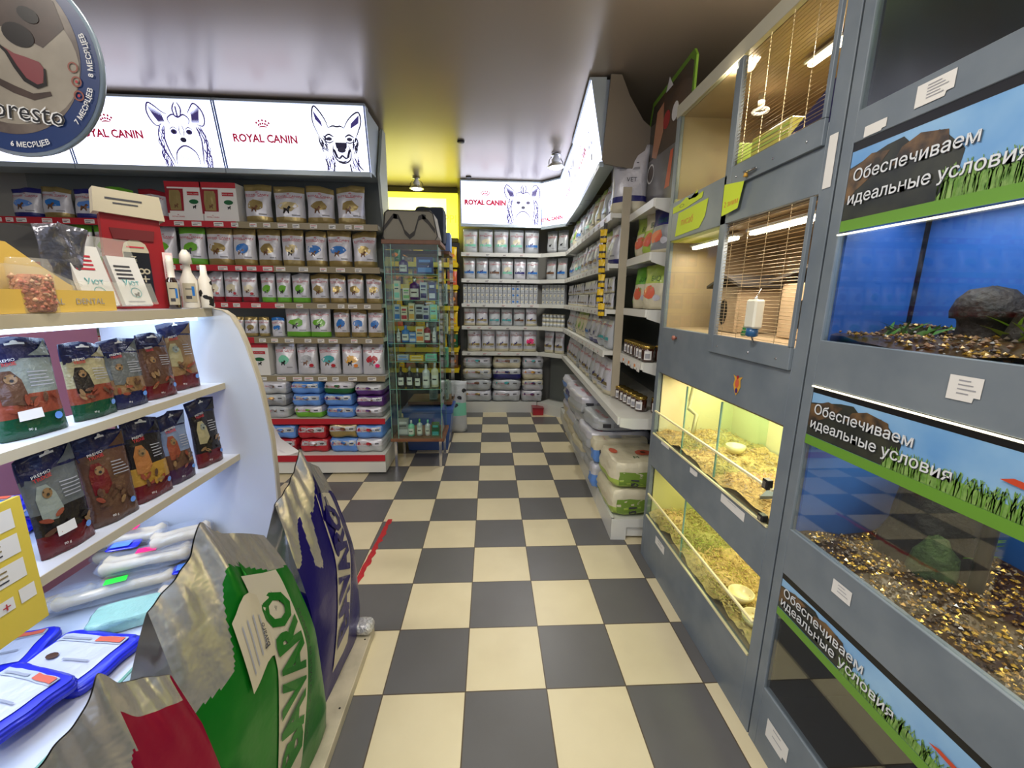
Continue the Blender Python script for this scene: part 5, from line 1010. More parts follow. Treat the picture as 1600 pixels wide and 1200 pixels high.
for i, (x, y) in enumerate([(-.42, 4.75), (-.46, 5.05)]):
    mb, mp = pouch(.3, .62-.1*i, .14, [(.3, C['lgrey']), (.6, C['mint']), (1.1, C['lgrey'])], i+3); 
    for q in range(5): mb.ell(-.08+.05*q, .15+.09*q, .03, .025, mp, C['black'], 2, 8, 0, .2, random.Random(q))
    tag(mb.build('feed_bag', loc=(x, y, .003)), ['spotted silver and black feed sack standing on floor behind cabinet', 'shorter spotted sack standing farther back near alcove'][i], 'feed bag')
# yellow shelving in the alcove
yr = empty('shelving_unit', (-1.3, 5.55, 0), 0, 'yellow-edged shelving with brown packs in the alcove', 'shelving')
M_yel = mat('yellow_enamel', srgb(232, 200, 24), .4)
b = MB(); b.box(0, .88, .36, .38, 0, 2.3, C['black']); b.build('back_panel', yr)
YZ = (.62, .9, 1.18, 1.45, 1.72, 2.0)
for z in YZ: b = MB(); b.box(0, .88, 0, .36, z-.03, z, M_yel); b.box(0, .88, -.01, 0, z-.05, z+.01, M_yel); b.build('shelf', yr)
for j, z in enumerate(YZ):
    for i in range(6):
        c1 = ['yellow', 'brown', 'coral', 'yellow', 'brown', 'dgreen'][(i*2+j) % 6]; me = cached(('al', c1), lambda: kibble(.13, .21, .06, body=c1, top='yellow', bot=c1, bc='orange', dog='brown', low=True, txt=False))
        put('snack_pack', me, (-1.3+.075+.145*i, 5.63, z+.004), jit(.05), f'{dict(yellow="yellow", brown="brown and yellow", coral="orange-red", dgreen="green and yellow")[c1]} snack pack, {ORD[5-i]} from right, {ORD[5-j]} alcove shelf from top', 'snack pack', 'snack packs in the alcove')

# ================================================================ LEFT CURVED DISPLAY
M_lamy = mat('bluish_white_laminate', srgb(196, 200, 208), .35, coat=.2)
disp = empty('display_stand', (0, 0, 0), 0, 'white curved-end display stand with lit shelves of dog treats', 'display stand')
curve = [(-.963, 1.515), (-.925, 1.508), (-.90, 1.49), (-.876, 1.44), (-.86, 1.386), (-.843, 1.31), (-.83, 1.247), (-.817, 1.14), (-.808, 1.03), (-.807, .9), (-.81, .80), (-.82, .7), (-.836, .58), (-.85, .45), (-.86, .3), (-.865, 0)]
def side(y0, y1, nm):
    b = MB(); b.prism(curve+[(-1.345, 0), (-1.345, 1.515)], 1, y0, y1, M_lamy); e_ = MB(); q = curve; 
    o = b.build(nm, disp)
    vs = [(x+.0015, y, z) for x, z in q for y in (y0-.001, y1+.001)]; e_.add(vs, [[2*i, 2*i+1, 2*i+3, 2*i+2] for i in range(len(q)-1)], M_cream, True)
    vs = [(x+.0015, y0-.001, z) for x, z in q]+[(x-.004, y0-.001, z) for x, z in q]; n = len(q); e_.add(vs, [[i, i+1, n+i+1, n+i] for i in range(n-1)], M_cream)
    e_.build('edge_band', o)
side(1.5, 1.522, 'side_panel'); side(.02, .042, 'side_panel')
def dshelf(x0, x1, z, th=.022, nm='shelf', rot=0, edge=M_cream): 
    b = MB(); b.box(x0, x1, .044, 1.499, z-th, z, M_lamy); b.box(x1, x1+.003, .044, 1.499, z-th, z, edge); return b.build(nm, disp)
dshelf(-1.50, -.963, 1.515, .028, 'top_board'); dshelf(-1.075, -.952, 1.252); dshelf(-1.06, -.932, .982)
dk = dshelf(-1.5, -.945, .565, .02, 'deck'); b = MB(); b.box(-.935, -.928, .044, 1.499, .535, .60, M_gglass); b.box(-.9355, -.9275, .044, 1.499, .597, .60, M_gedge); b.build('glass_lip', dk)
b = MB(); b.box(-.99, -.975, .044, 1.499, 0, .545, M_lamy)
for y in (.55, 1.0): b.box(-.975, -.974, y-.0015, y+.0015, .02, .54, M_ink)
b.box(-.975, -.974, .05, 1.49, .27, .273, M_ink); b.build('base_front', disp)
dshelf(-1.95, -1.35, .80, .02, 'rear_shelf')
M_mauve = mat('mauve_panel', srgb(170, 116, 150), .5); M_mauvl = mat('backlit_panel', srgb(190, 214, 240), .4, emit=.8, ecol=(.55, .75, 1))
b = MB(); b.box(-2.0, -1.985, .0, 2.2, .0, 1.62, M_mauve); b.build('rear_panel', disp)
b = MB(); b.box(-1.3, -1.0, .06, 1.48, 1.474, 1.485, mat('display_led', (.7, .85, 1), .3, emit=5, ecol=(.62, .8, 1))); b.build('led_tube', disp)
area('display_led_light', (-1.14, .8, 1.468), .2, 3.2, (.46, .62, 1), size_y=1.3, aim=(-.1, 0, -1)); area('display_led_light', (-1.18, .8, .955), .12, 2.6, (.46, .62, 1), size_y=1.3, aim=(0, 0, -1))
area('display_led_light', (-1.65, .9, 1.45), .3, 2.6, (.6, .7, 1), size_y=1.3)
b = MB(); b.box(-1.7, -1.36, 1.53, 1.56, 1.26, 1.5, M_mauvl); tag(b.build('lit_sheet', loc=(0, 0, 0)), 'pale backlit sheet seen through behind the upper treat shelf', 'panel'); bpy.data.objects.remove(bpy.data.objects['lit_sheet'])
# treat bags: film colours darkened to put the fronts in shade
for k_, c_ in dict(dgreen=(16, 66, 42), lgrey=(128, 136, 128), cream=(150, 142, 108), coral=(128, 62, 44), brown=(84, 58, 44), black=(30, 26, 26), tan=(128, 100, 68), grey=(92, 96, 96), navy=(24, 28, 66), dred=(92, 20, 26), gold=(160, 122, 48), orange=(150, 96, 52), purple=(62, 34, 60), lblue=(110, 124, 150)).items(): C['t_'+k_] = foil('shaded_treat_film_'+k_, c_, .25, .1, .5, 40)
def treat(w, h, seed, botc, midc, foodc, dogc, hole=True, sticker=False, d=.035):
    botc, midc, foodc, dogc = ['t_'+q for q in (botc, midc, foodc, dogc)]
    mb, mp = pouch(w, h, d, [(.22, C[botc]), (.42, C[foodc]), (.8, C[midc]), (1.1, C['t_navy'])], seed, nx=10, nz=14, crimp=.96, slump=.3)
    mb.poly([(-w*.5, h*.8), (w*.1, h*.8), (w*.5, h*.99), (-w*.5, h*.99)][:0] or [(-w*.49, h*.74), (-w*.1, h*.76), (w*.15, h*.82), (w*.3, h*.86), (-w*.49, h*.86)], mp, C['t_navy'], 1)
    mb.poly([(w*.1, h*.81), (w*.47, h*.81), (w*.46, h*.985), (w*.42, h*.95), (w*.3, h*.88)], mp, C[midc], 2)
    if hole: mb.rect(-w*.12, h*.925, w*.12, h*.945, mp, M_paper, 3, 3); mb.ell(0, h*.945, w*.05, h*.02, mp, M_paper, 3, 8)
    mb.text('PREMIO', -w*.2, h*.77, h*.03, mp, M_paper, 3); mb.text('TRIXIE', -w*.2, h*.73, h*.035, mp, C['red'], 3, bold=.02)
    rn = random.Random(seed)
    mb.fan([(-w*.42, h*.36), (-w*.2, h*.34), (-w*.05, h*.42), (-w*.08, h*.58), (-w*.18, h*.68), (-w*.33, h*.69), (-w*.42, h*.58)], mp, C[dogc], 2); mb.ell(-w*.22, h*.6, w*.09, h*.05, mp, C['t_tan'] if dogc != 't_cream' else C['t_lgrey'], 3, 10); mb.ell(-w*.22, h*.585, w*.03, h*.015, mp, C['black'], 4, 8)
    for x in (-.28, -.16): mb.ell(w*x, h*.625, w*.015, h*.008, mp, C['black'], 4, 6)
    for i in range(5): mb.rect(w*.02, h*(.5+.035*i), w*rn.uniform(.25, .4), h*(.51+.035*i), mp, M_inkpale, 3, 3)
    for i in range(9): mb.ell(rn.uniform(-.38, .38)*w, rn.uniform(.2, .4)*h, w*.1, h*.022, mp, C[rn.choice([foodc, 't_coral', 't_brown', 't_tan'])], 3+i % 2, 8, rn.uniform(0, 3))
    mb.ell(w*.3, h*.16, w*.07, w*.07, mp, C['lblue'], 4, 10); mb.text('90 g', -w*.15, h*.07, h*.025, mp, M_paper, 3)
    if sticker: mb.rect(-w*.3, h*.18, w*.05, h*.28, mp, M_paper, 5, 3)
    return mb
TB = [(1.2535, -1.0, .922, .125, .215, 'dgreen', 'lgrey', 'coral', 'brown', 'large green-bottomed treat bag with brown dog, nearest on upper treat shelf', True), (1.2535, -1.0, 1.066, .105, .19, 'dgreen', 'cream', 'coral', 'black', 'treat bag with black dog and red meat, second on upper treat shelf', False), (1.2535, -1.0, 1.167, .10, .19, 'navy', 'grey', 'tan', 'grey', 'grey-blue treat bag, middle of upper treat shelf', False),
      (1.2535, -1.0, 1.28, .105, .195, 'dred', 'brown', 'brown', 'brown', 'dark brown treat bag with red bottom on upper treat shelf', False), (1.2535, -1.015, 1.40, .11, .225, 'dred', 'tan', 'tan', 'cream', 'tallest brown treat bag by the side panel, upper treat shelf', False),
      (.9835, -.975, .915, .115, .245, 'dred', 'grey', 'black', 'lgrey', 'treat bag with white dog and paper sticker, nearest on lower treat shelf', True), (.9835, -.975, 1.04, .115, .24, 'brown', 'brown', 'brown', 'dred', 'brown treat bag with reddish-brown dog on lower treat shelf', False), (.9835, -.975, 1.165, .115, .24, 'dred', 'black', 'gold', 'orange', 'treat bag showing yellow bone strips, middle of lower treat shelf', False),
      (.9835, -.975, 1.275, .095, .225, 'purple', 'lblue', 'brown', 'coral', 'pale blue treat bag squeezed fourth on lower treat shelf', False), (.9835, -.975, 1.41, .105, .235, 'dred', 'black', 'black', 'cream', 'black treat bag with cream dog and red bottom by side panel', False)]
for i, (z, x, y, w_, h_, bc, mc, fc, dc, lab, st) in enumerate(TB):
    o = treat(w_, h_, i, bc, mc, fc, dc, True, st).build('treat_bag', loc=(x, y, z)); o.rotation_euler = (-.06, 0, PI/2-.12+jit(.08)); tag(o, lab, 'treat bag', 'dog treat bags on the display shelves')
# deck goods
M_film = mat('clear_film', srgb(200, 208, 226), .12, alpha=.22, coat=1, bump=.8, bscale=35); M_bone = mat('rawhide', srgb(222, 198, 150), .5, noise=.25, nscale=18); M_npink = mat('neon_pink_sticker', srgb(255, 20, 110), .5); M_ngreen = mat('neon_green_sticker', srgb(40, 240, 60), .5)
def bonepack(loc, L_, rz, label, sticker=None, n=2, foot=None):
    e = empty('bone_pack', loc, rz, label, 'rawhide bone pack', 'rawhide bone packs on the display deck')
    for i in range(n):
        b = MB(); y = (i-(n-1)/2)*.036; b.tube([(-L_/2, y, .022), (-L_/2+.012, y, .024), (-L_/2+.035, y, .022), (0, y+.003, .024), (L_/2-.035, y, .022), (L_/2-.012, y, .024), (L_/2, y, .022)], [.014, .024, .017, .016, .017, .024, .014], M_bone, 10); b.build('bone', e)
    mb, mpf, mpt = sack(L_*1.14, .036*n+.05, .054, M_film, 3, 10, ex=(4, 3, 2.5)); q = mb.build('film_wrap', e)
    if sticker:
        s = MB(); s.rect(-.028, -.016, .028, .016, lambda x, y, k=1: Vector((x, y, .056+.0004*k)), sticker, 1); s.text('99', 0, -.006, .014, lambda x, y, k=1: Vector((x, y, .056+.0004*k)), M_npink if sticker is M_npink else M_ngreen, 2); s.build('price_sticker', e)
zz = .566
bonepack((-1.30, 1.42, zz+.11), .2, .35, 'rawhide bone pack with pink sticker, farther of the pink-stickered ones', M_npink, 2); bonepack((-1.18, 1.34, zz+.075), .24, .4, 'rawhide bone pack with pink sticker, nearer of the pink-stickered ones', M_npink, 2)
bonepack((-1.22, 1.255, zz+.02), .30, .50, 'long rawhide stick pack with bright green sticker', M_ngreen, 1)
bonepack((-1.09, 1.42, zz), .2, .5, 'rawhide pack at bottom of the heap beside side panel', None, 3); bonepack((-1.11, 1.43, zz+.056), .19, .4, 'middle rawhide pack of the heap beside side panel', None, 3); bonepack((-1.12, 1.42, zz+.112), .17, .6, 'topmost rawhide pack of the heap beside side panel', None, 2)
bonepack((-1.30, 1.44, zz), .2, .3, 'rawhide pack under the pink-stickered packs at inner side', None, 3); bonepack((-1.20, 1.34, zz), .24, .35, 'rawhide pack directly below the nearer pink-stickered pack', None, 2)
for i, (x, y, dz, L_, rz, n_, lab) in enumerate([(-1.38, 1.22, 0, .18, .6, 2, 'rawhide pack at the inner left end of the deck'), (-1.30, 1.42, .056, .2, .3, 2, 'rawhide pack second from deck under the farther pink sticker'), (-1.03, 1.28, .0, .13, .4, 1, 'single wrapped rawhide stick at the front of the deck')]):
    bonepack((x, y, zz+dz), L_, rz, lab, None, n_)
for i, (x, y, rz) in enumerate([(-1.27, 1.36, .35), (-1.05, 1.34, .5)]):
    mb, mpf, mpt = sack(.09, .06, .006, C['dblue'], i, 6, ex=(9, 9, 3)); mb.rect(-.035, -.02, .02, .02, mpt, C['lblue'], 2, 4, 2); o = mb.build('header_card', loc=(x, y, zz+(.132 if i == 0 else .058))); o.rotation_euler = (0, 0, rz); tag(o, ['blue header card lying over the rawhide packs, farther one', 'blue header card lying over the rawhide packs, nearer one'][i], 'header card')
def flatbag(L_, D_, h_, c, seed, deco=True, c2='white'):
    mb, mpf, mpt = sack(L_, D_, h_, C[c], seed, 14, ex=(9, 9, 2.4))
    mb.rect(-L_*.42, -D_*.34, L_*.36, D_*.36, mpt, C[c2], 1, 10, 8); mb.rect(-L_*.42, D_*.22, L_*.36, D_*.36, mpt, C['lgrey'], 2, 8, 3); mb.rect(L_*.05, D_*.24, L_*.34, D_*.34, mpt, C['coral'], 3, 4, 2)
    mb.rect(-L_*.36, D_*.25, -L_*.02, D_*.29, mpt, M_inkpale, 3, 4); mb.ell(-L_*.2, -D_*.05, L_*.06, D_*.06, mpt, C['t_brown'], 3, 10); mb.rect(-L_*.05, -D_*.1, L_*.25, -D_*.07, mpt, M_inkpale, 3, 4); return mb
for i, (x, y, z, rz, L_, D_, lab) in enumerate([(-1.13, .855, zz+.037, -.25, .22, .17, 'blue and white glossy treat bag lying nearest at deck front'), (-1.12, 1.0, zz+.0, -.12, .25, .19, 'blue-edged treat bag lying on the deck behind the nearest one'), (-1.33, 1.02, zz+.0, .3, .2, .17, 'bright blue and red treat bag at the inner side of the deck')]):
    o = flatbag(L_, D_, .035, 'dblue', i).build('treat_bag', loc=(x, y, z)); o.rotation_euler = (0, 0, rz); tag(o, lab, 'treat bag', 'blue treat bags lying on the deck')
mb, _, _ = sack(.17, .11, .045, mat('foam_green', srgb(150, 196, 180), .3, coat=1, bump=.6, bscale=50), 5, 8); b2, _, _ = sack(.125, .155, .012, M_film, 6, 6); o = mb.build('foam_pack', loc=(-1.12, 1.165, zz)); o.rotation_euler = (0, 0, .45); tag(o, 'pale green wrapped pad pack on the deck front', 'pad pack')
mb, _, _ = sack(.14, .12, .035, M_film, 8, 8); o = mb.build('clear_pack', loc=(-1.14, 1.115, zz+.05)); bpy.data.objects.remove(o)
# rear shelf blue packs
for i, (x, y, z, rz) in enumerate([(-1.6, .75, .801, .4), (-1.55, .98, .801, .2), (-1.6, 1.25, .801, .5), (-1.58, .85, .842, .9), (-1.62, 1.1, .842, .3), (-1.5, 1.38, .801, .1), (-1.6, .55, .801, 0), (-1.57, 1.2, .883, .3)]):
    o = flatbag(.26, .2, .04, 'dblue', i+3, c2='lblue' if i % 2 else 'white').build('treat_bag', loc=(x, y, z)); o.rotation_euler = (0, 0, rz); tag(o, 'glossy blue pack lying in the heap on the rear shelf of the display', 'treat bag', 'blue packs heaped on the rear shelf')
# yellow leaflet card
b = MB(); b.box(0, .006, -.16, 0, 0, .27, mat('yellow_card', srgb(214, 190, 70), .5)); P = plane((.0062, 0, 0), (0, 1, 0), (0, 0, 1), .0008)
for i in range(4):
    if i == 3: continue
    b.rect(-.15, .11+.052*i, -.02, .15+.052*i, P, M_paper, 1)
    for j in range(3): b.rect(-.14, .118+.052*i+.010*j, -.05, .121+.052*i+.010*j, P, C['tan'] if j else M_ink, 2)
b.rect(-.08, .06, -.05, .085, P, M_paper, 1); b.rect(-.04, .06, -.012, .09, P, M_paper, 1); b.ell(-.10, .045, .012, .012, P, C['blue'], 2); b.text('+', -.065, .062, .02, P, C['red'], 3)
o = b.build('leaflet_card', loc=(-.925, .795, .90)); o.rotation_euler = (.0, 0, .0); tag(o, 'yellow leaflet card with white text boxes at left edge in front of the shelves', 'leaflet')
# ---- things on the top board (z=1.515)
zt = 1.516
M_ylw = mat('yellow_carton', srgb(214, 178, 84), .45); M_clear = mat('clear_plastic', srgb(226, 226, 214), .15, alpha=.16, coat=1); M_treats = mat('pink_treats', srgb(206, 134, 96), .6, noise=.35, nscale=70, bump=1, bscale=120)
e = empty('carton_tray', (-1.02, 1.0, zt), 0, 'yellow carton tray with curved clear sides on the top board', 'carton')
b = MB(); b.box(.04, .043, -.2, .15, 0, .05, M_ylw); P = plane((.0435, 0, 0), (0, 1, 0), (0, 0, 1)); b.text('DENTAL', .08, .018, .014, P, M_inkpale, 2); b.text('DENTAL', -.02, .018, .014, P, M_inkpale, 2); b.box(-.06, .04, .147, .15, 0, .05, M_ylw); b.build('tray', e)
b = MB(); b.prism([(-.2, 0), (.15, 0), (.15, .05), (.10, .065), (.02, .12), (-.02, .15), (-.2, .15)], 0, -.02, -.017, M_ylw); b.build('back_card', e)
b = MB(); b.prism([(-.2, .05), (.15, .05), (.10, .07), (.02, .1), (-.2, .11)], 0, .0, .002, M_clear); b.build('clear_insert', e)
e = empty('treat_jar', (-.985, .965, zt), 0, 'clear jar of pinkish treats with black lid on the top board', 'jar')
b = MB(); b.lathe([(.026, .002), (.029, .006), (.029, .07), (.018, .082)], M_treats, 18); rn = random.Random(1)
for i in range(170):
    a, z_, r_ = rn.uniform(0, 2*PI), rn.uniform(.006, .08), rn.uniform(.0045, .007); cx_, cy_ = .029*math.cos(a), .029*math.sin(a); c3 = rn.choice([M_treats, mat('pale_treat', srgb(222, 176, 136), .6), mat('rose_treat', srgb(190, 108, 84), .6)])
    b.add([(cx_+r_*u, cy_+r_*v_, z_+r_*q_) for u, v_, q_ in ((1, 0, 0), (0, 1, 0), (-1, 0, 0), (0, -1, 0), (0, 0, .9), (0, 0, -.9))], [[0, 1, 4], [1, 2, 4], [2, 3, 4], [3, 0, 4], [1, 0, 5], [2, 1, 5], [3, 2, 5], [0, 3, 5]], c3, True)
tag(b.build('treats', e), kind='stuff'); b = MB(); b.lathe([(.034, 0), (.035, .1), (.03, .115)], M_clear, 20); b.build('jar_wall', e)
e = empty('treat_jar', (-1.09, .955, zt), 0, 'taller clear jar with black lid behind the yellow tray', 'jar')
b = MB(); b.lathe([(.05, 0), (.052, .11), (.048, .12)], M_clear, 20); b.build('jar_wall', e); b = MB(); b.lathe([(.05, .12), (.052, .122), (.052, .14), (.048, .143)], M_black, 20); b.build('lid', e)
e = empty('leaflet_holder', (-1.0, 1.19, zt), PI/2-.2, 'tilted holder of white brochures beside the red stand', 'leaflet holder')
b = MB()
def lean(v, a=-.28): return Vector((v.x+.0, v.y*math.cos(a)+0-v.z*math.sin(a), v.z*math.cos(a)+v.y*math.sin(a)+.01))
for i in range(2):
    x0 = -.085+.09*i; q = MB(); q.box(x0, x0+.075, -.012, 0, 0, .155-.02*i, M_paper, tf=lean)
    P0 = plane((0, -.0125, 0), (1, 0, 0), (0, 0, 1)); P = lambda x, y, k=1: lean(P0(x, y, k))
    for j in range(4): q.rect(x0+.008, .125-.02*i-.011*j, x0+.05, .13-.02*i-.011*j, P, M_inkred if i == 0 else M_ink, 1)
    q.text('Үен' if 0 else 'Уют', x0+.036, .055, .016, P, C['teal'], 2); q.ring(x0+.04, .035, .012, .014, P, C['teal'], 2); dogblob(q, P, x0+.04, .028, .012, M_ink, 2); q.rect(x0+.01, .008, x0+.055, .011, P, M_inkpale, 1); q.build('brochure', e)
b = MB(); b.box(-.09, .09, -.02, -.018, 0, .06, M_clear, tf=lean); b.box(-.09, .09, .002, .004, 0, .19, M_clear, tf=lean); b.build('holder', e)
mb, _ = pouch(.09, .21, .03, [(.6, foil('crinkled_dark_foil', (120, 120, 128), .28, .7, .8, 30)), (1.1, foil('crinkled_dark_foil', (90, 90, 96)))], 8, amp=3); o = mb.build('foil_pouch', loc=(-1.06, 1.115, zt+.003)); o.rotation_euler = (.1, 0, PI/2-.3); tag(o, 'crinkled dark grey foil pouch leaning behind the brochures', 'pouch')
b = MB(); b.box(-.012, .012, -.001, .001, 0, .028, M_neon); o = b.build('price_tag', loc=(-.972, 1.135, zt+.035)); o.rotation_euler = (0, -.5, PI/2); tag(o, 'tiny neon yellow tag between tray and brochures', 'price tag')
bpy.data.objects.remove(o)
e = empty('cardboard_stand', (-1.06, 1.345, zt), PI/2-.75, 'tall red cardboard dispenser with cream cap on the top board', 'cardboard stand')
M_rc = mat('red_cardboard', srgb(140, 16, 22), .4, coat=.3)
b = MB(); b.prism([(-.075, 0), (.075, 0), (.065, .27), (-.065, .27)], 1, 0, .05, M_rc); b.prism([(-.045, .2), (.045, .2), (.05, .23), (-.05, .23)], 1, -.004, 0, mat('dark_red_recess', srgb(96, 14, 18), .5)); b.build('body', e)
b = MB(); b.prism([(-.078, .27), (.078, .262), (.072, .33), (-.072, .335)], 1, -.012, .055, M_cream); P = plane((0, -.0125, 0), (1, 0, 0), (0, 0, 1)); b.rect(-.05, .306, .03, .311, P, M_ink); b.rect(-.035, .295, .02, .299, P, M_ink); b.build('cap', e)
b = MB(); P = plane((0, -.0008, 0), (1, 0, 0), (0, 0, 1)); b.fan([(-.03, .02), (.03, .02), (.03, .17), (.024, .19), (.01, .2), (-.01, .2), (-.024, .19), (-.03, .17)], P, M_cream); b.rect(-.028, .02, .03, .165, P, C['black'], 2); b.text('8+', -.002, .10, .03, P, M_cream, 3, rot=-1.57); b.text('NUTRITION', -.012, .155, .012, P, M_cream, 3, 'L', rot=-1.57); b.rect(-.02, .178, .02, .182, P, M_inkred, 3); b.build('printed_label', e)
b = MB(); b.box(-.012, .012, -.001, .001, 0, .17, mat('pink_card', srgb(226, 196, 196), .5)); P = plane((0, -.001, 0), (1, 0, 0), (0, 0, 1)); b.text('ROYAL CANIN', 0, .02, .01, P, M_inkred, 2, 'L', rot=1.57); o = b.build('bookmark', loc=(-1.0, 1.385, zt)); o.rotation_euler = (0, 0, .7); tag(o, 'narrow pale pink card strip standing beside the red dispenser', 'card')
def tb(loc, prof, mt, lab, w2, lh, name='bottle', spots=False, capm=None, n=18):
    e = empty(name, loc, .6, lab, 'bottle'); b = MB(); b.lathe(prof, mt, n); r = max(p[0] for p in prof); mp = lambda x, y, k=1: Vector((math.sin(x/r)*(r+.0005*k), -math.cos(x/r)*(r+.0005*k), y))
    if spots:
        rn = random.Random(2)
        for i in range(12): b.ell(rn.uniform(-.03, .03), rn.uniform(.01, .09), .007, .01, mp, M_black, 1, 8, rn.uniform(0, 3), .2, rn)
    b.build('bottle_body', e)
    if w2: q = MB(); q.rect(-w2, lh[0], w2, lh[1], mp, M_cream, 2, 8); q.rect(-w2*.6, lh[1]-.02, w2*.4, lh[1]-.017, mp, M_ink, 3, 4); q.rect(-w2*.6, lh[0]+.01, w2*.2, lh[0]+.02, mp, M_ink, 3, 4); q.rect(w2*.3, lh[0]+.02, w2*.7, lh[0]+.05, mp, C['blue'], 3, 4); q.build('printed_label', e)
    return e
M_amber = mat('amber_glass', srgb(40, 24, 22), .15, coat=1); M_wp = mat('white_plastic', srgb(226, 220, 208), .35)
e = tb((-.99, 1.375, zt), [(.016, 0, M_amber), (.017, .003, M_amber), (.017, .085, M_amber), (.009, .095, M_wp), (.009, .12, M_wp), (.010, .14, M_wp), (.008, .16, M_wp)], M_amber, 'amber dropper bottle with white label and white cap', .014, (.012, .08))
e = tb((-.985, 1.44, zt), [(.022, 0, M_wp), (.023, .004, M_wp), (.023, .09, M_wp), (.012, .115, M_wp), (.010, .14, M_wp), (.017, .142, M_wp), (.015, .17, M_wp), (.006, .185, M_wp)], M_wp, 'white spray bottle between the dropper and the spotted bottle', .018, (.02, .08))
e = tb((-.955, 1.472, zt), [(.018, 0, M_wp), (.019, .004, M_wp), (.019, .09, M_wp), (.010, .108, M_wp), (.008, .14, M_wp)], M_wp, 'white bottle with black cow spots at the end of the top board', 0, 0, spots=True)
# hanging round sign
e = empty('hanging_sign', (-.826, .85, 1.950), 0, 'round hanging collar advert with dog face and blue rim', 'hanging sign')
M_fur = mat('photo_fur', srgb(128, 116, 104), .3, noise=.35, nscale=14, col2=srgb(88, 76, 70), coat=.6); M_furd = mat('photo_fur_dark', srgb(70, 52, 44), .35, noise=.4, nscale=18, coat=.5); M_furl = mat('photo_fur_light', srgb(156, 146, 130), .3, noise=.2, nscale=16, coat=.5); M_rim = mat('sign_rim', srgb(110, 124, 136), .3, coat=.5); M_ring = mat('sign_blue_ring', srgb(34, 54, 100), .3, coat=.6); M_tong = mat('photo_tongue', srgb(120, 54, 58), .35, coat=.4); M_nose = mat('photo_nose', srgb(24, 18, 18), .3, coat=.4)
b = MB(); b.lathe([(.150, 0), (.152, .003), (.150, .008)], M_rim, 64, tf=lambda v: Vector((v.x, v.z, v.y))); P = plane((0, -.0005, 0), (1, 0, 0), (0, 0, 1), .0004)
b.ell(0, 0, .146, .146, P, M_ring, 1, 60); b.ell(-.012, .016, .130, .132, P, M_fur, 2, 60); b.ell(-.004, .0, .118, .10, P, M_furl, 2.4, 40)
b.fan([(-.13, .06), (-.06, .04), (.0, .05), (.06, .02), (.10, .05), (.09, .09), (.05, .12), (-.05, .135), (-.11, .1)], P, M_furd, 3); b.fan([(-.13, .04), (-.03, .035), (-.0, .06), (-.02, .13), (-.1, .1)], P, M_fur, 3.5)
b.ell(.024, .038, .026, .017, P, M_nose, 5, 20, -.4); b.ell(.046, .068, .018, .011, P, M_nose, 5, 14, -.5)
b.fan([(-.008, .022), (.012, .01), (.03, .005), (.05, -.002), (.056, -.012), (.05, -.034), (.036, -.038), (.018, -.028), (.006, -.008)], P, M_tong, 5); b.stroke([(-.014, .026), (.0, .012), (.01, -.01), (.022, -.03), (.04, -.04), (.054, -.036), (.057, -.012)], .007, P, M_nose, 6)
b.stroke([(-.08, -.03), (-.03, -.03), (.0, -.045), (.03, -.056), (.06, -.05)], .012, P, M_furd, 4)
b.text('Foresto', .074, -.102, .032, P, M_paper, 7, 'R', rot=-.12, bold=.035); b.text('Foresto', .074, -.102, .032, P, C['black'], 8, 'R', rot=-.12, bold=.0)
for y in (-.008, -.030, -.052): b.ring(.104+.002*(y < -.02), y, .006, .0085, P, mat('sign_red_ring', srgb(130, 66, 50), .4), 6); 
b.ell(.106, -.030, .0025, .0025, P, C['red'], 6, 6); b.ell(.106, -.052, .0025, .0025, P, C['red'], 6, 6)
for st, a0 in (('6 МЕСЯЦЕВ', -1.15-.35), ('7 МЕСЯЦЕВ', -.55), ('8 МЕСЯЦЕВ', .08)):
    V, F, W = text_geo(st, .02, 0); hh = .0085; vs = []
    for (x, y) in V: an = a0+(x-W/2)*hh/.132; rr = .1375-y*hh; vs.append(P(rr*math.cos(an), rr*math.sin(an), 7))
    b.add(vs, F, M_paper)
b.build('printed_disc', e)
b = MB(); b.tube([(0, .004, .15), (0, .004, 1.05)], .0012, M_chrome); b.build('hanging_wire', e)

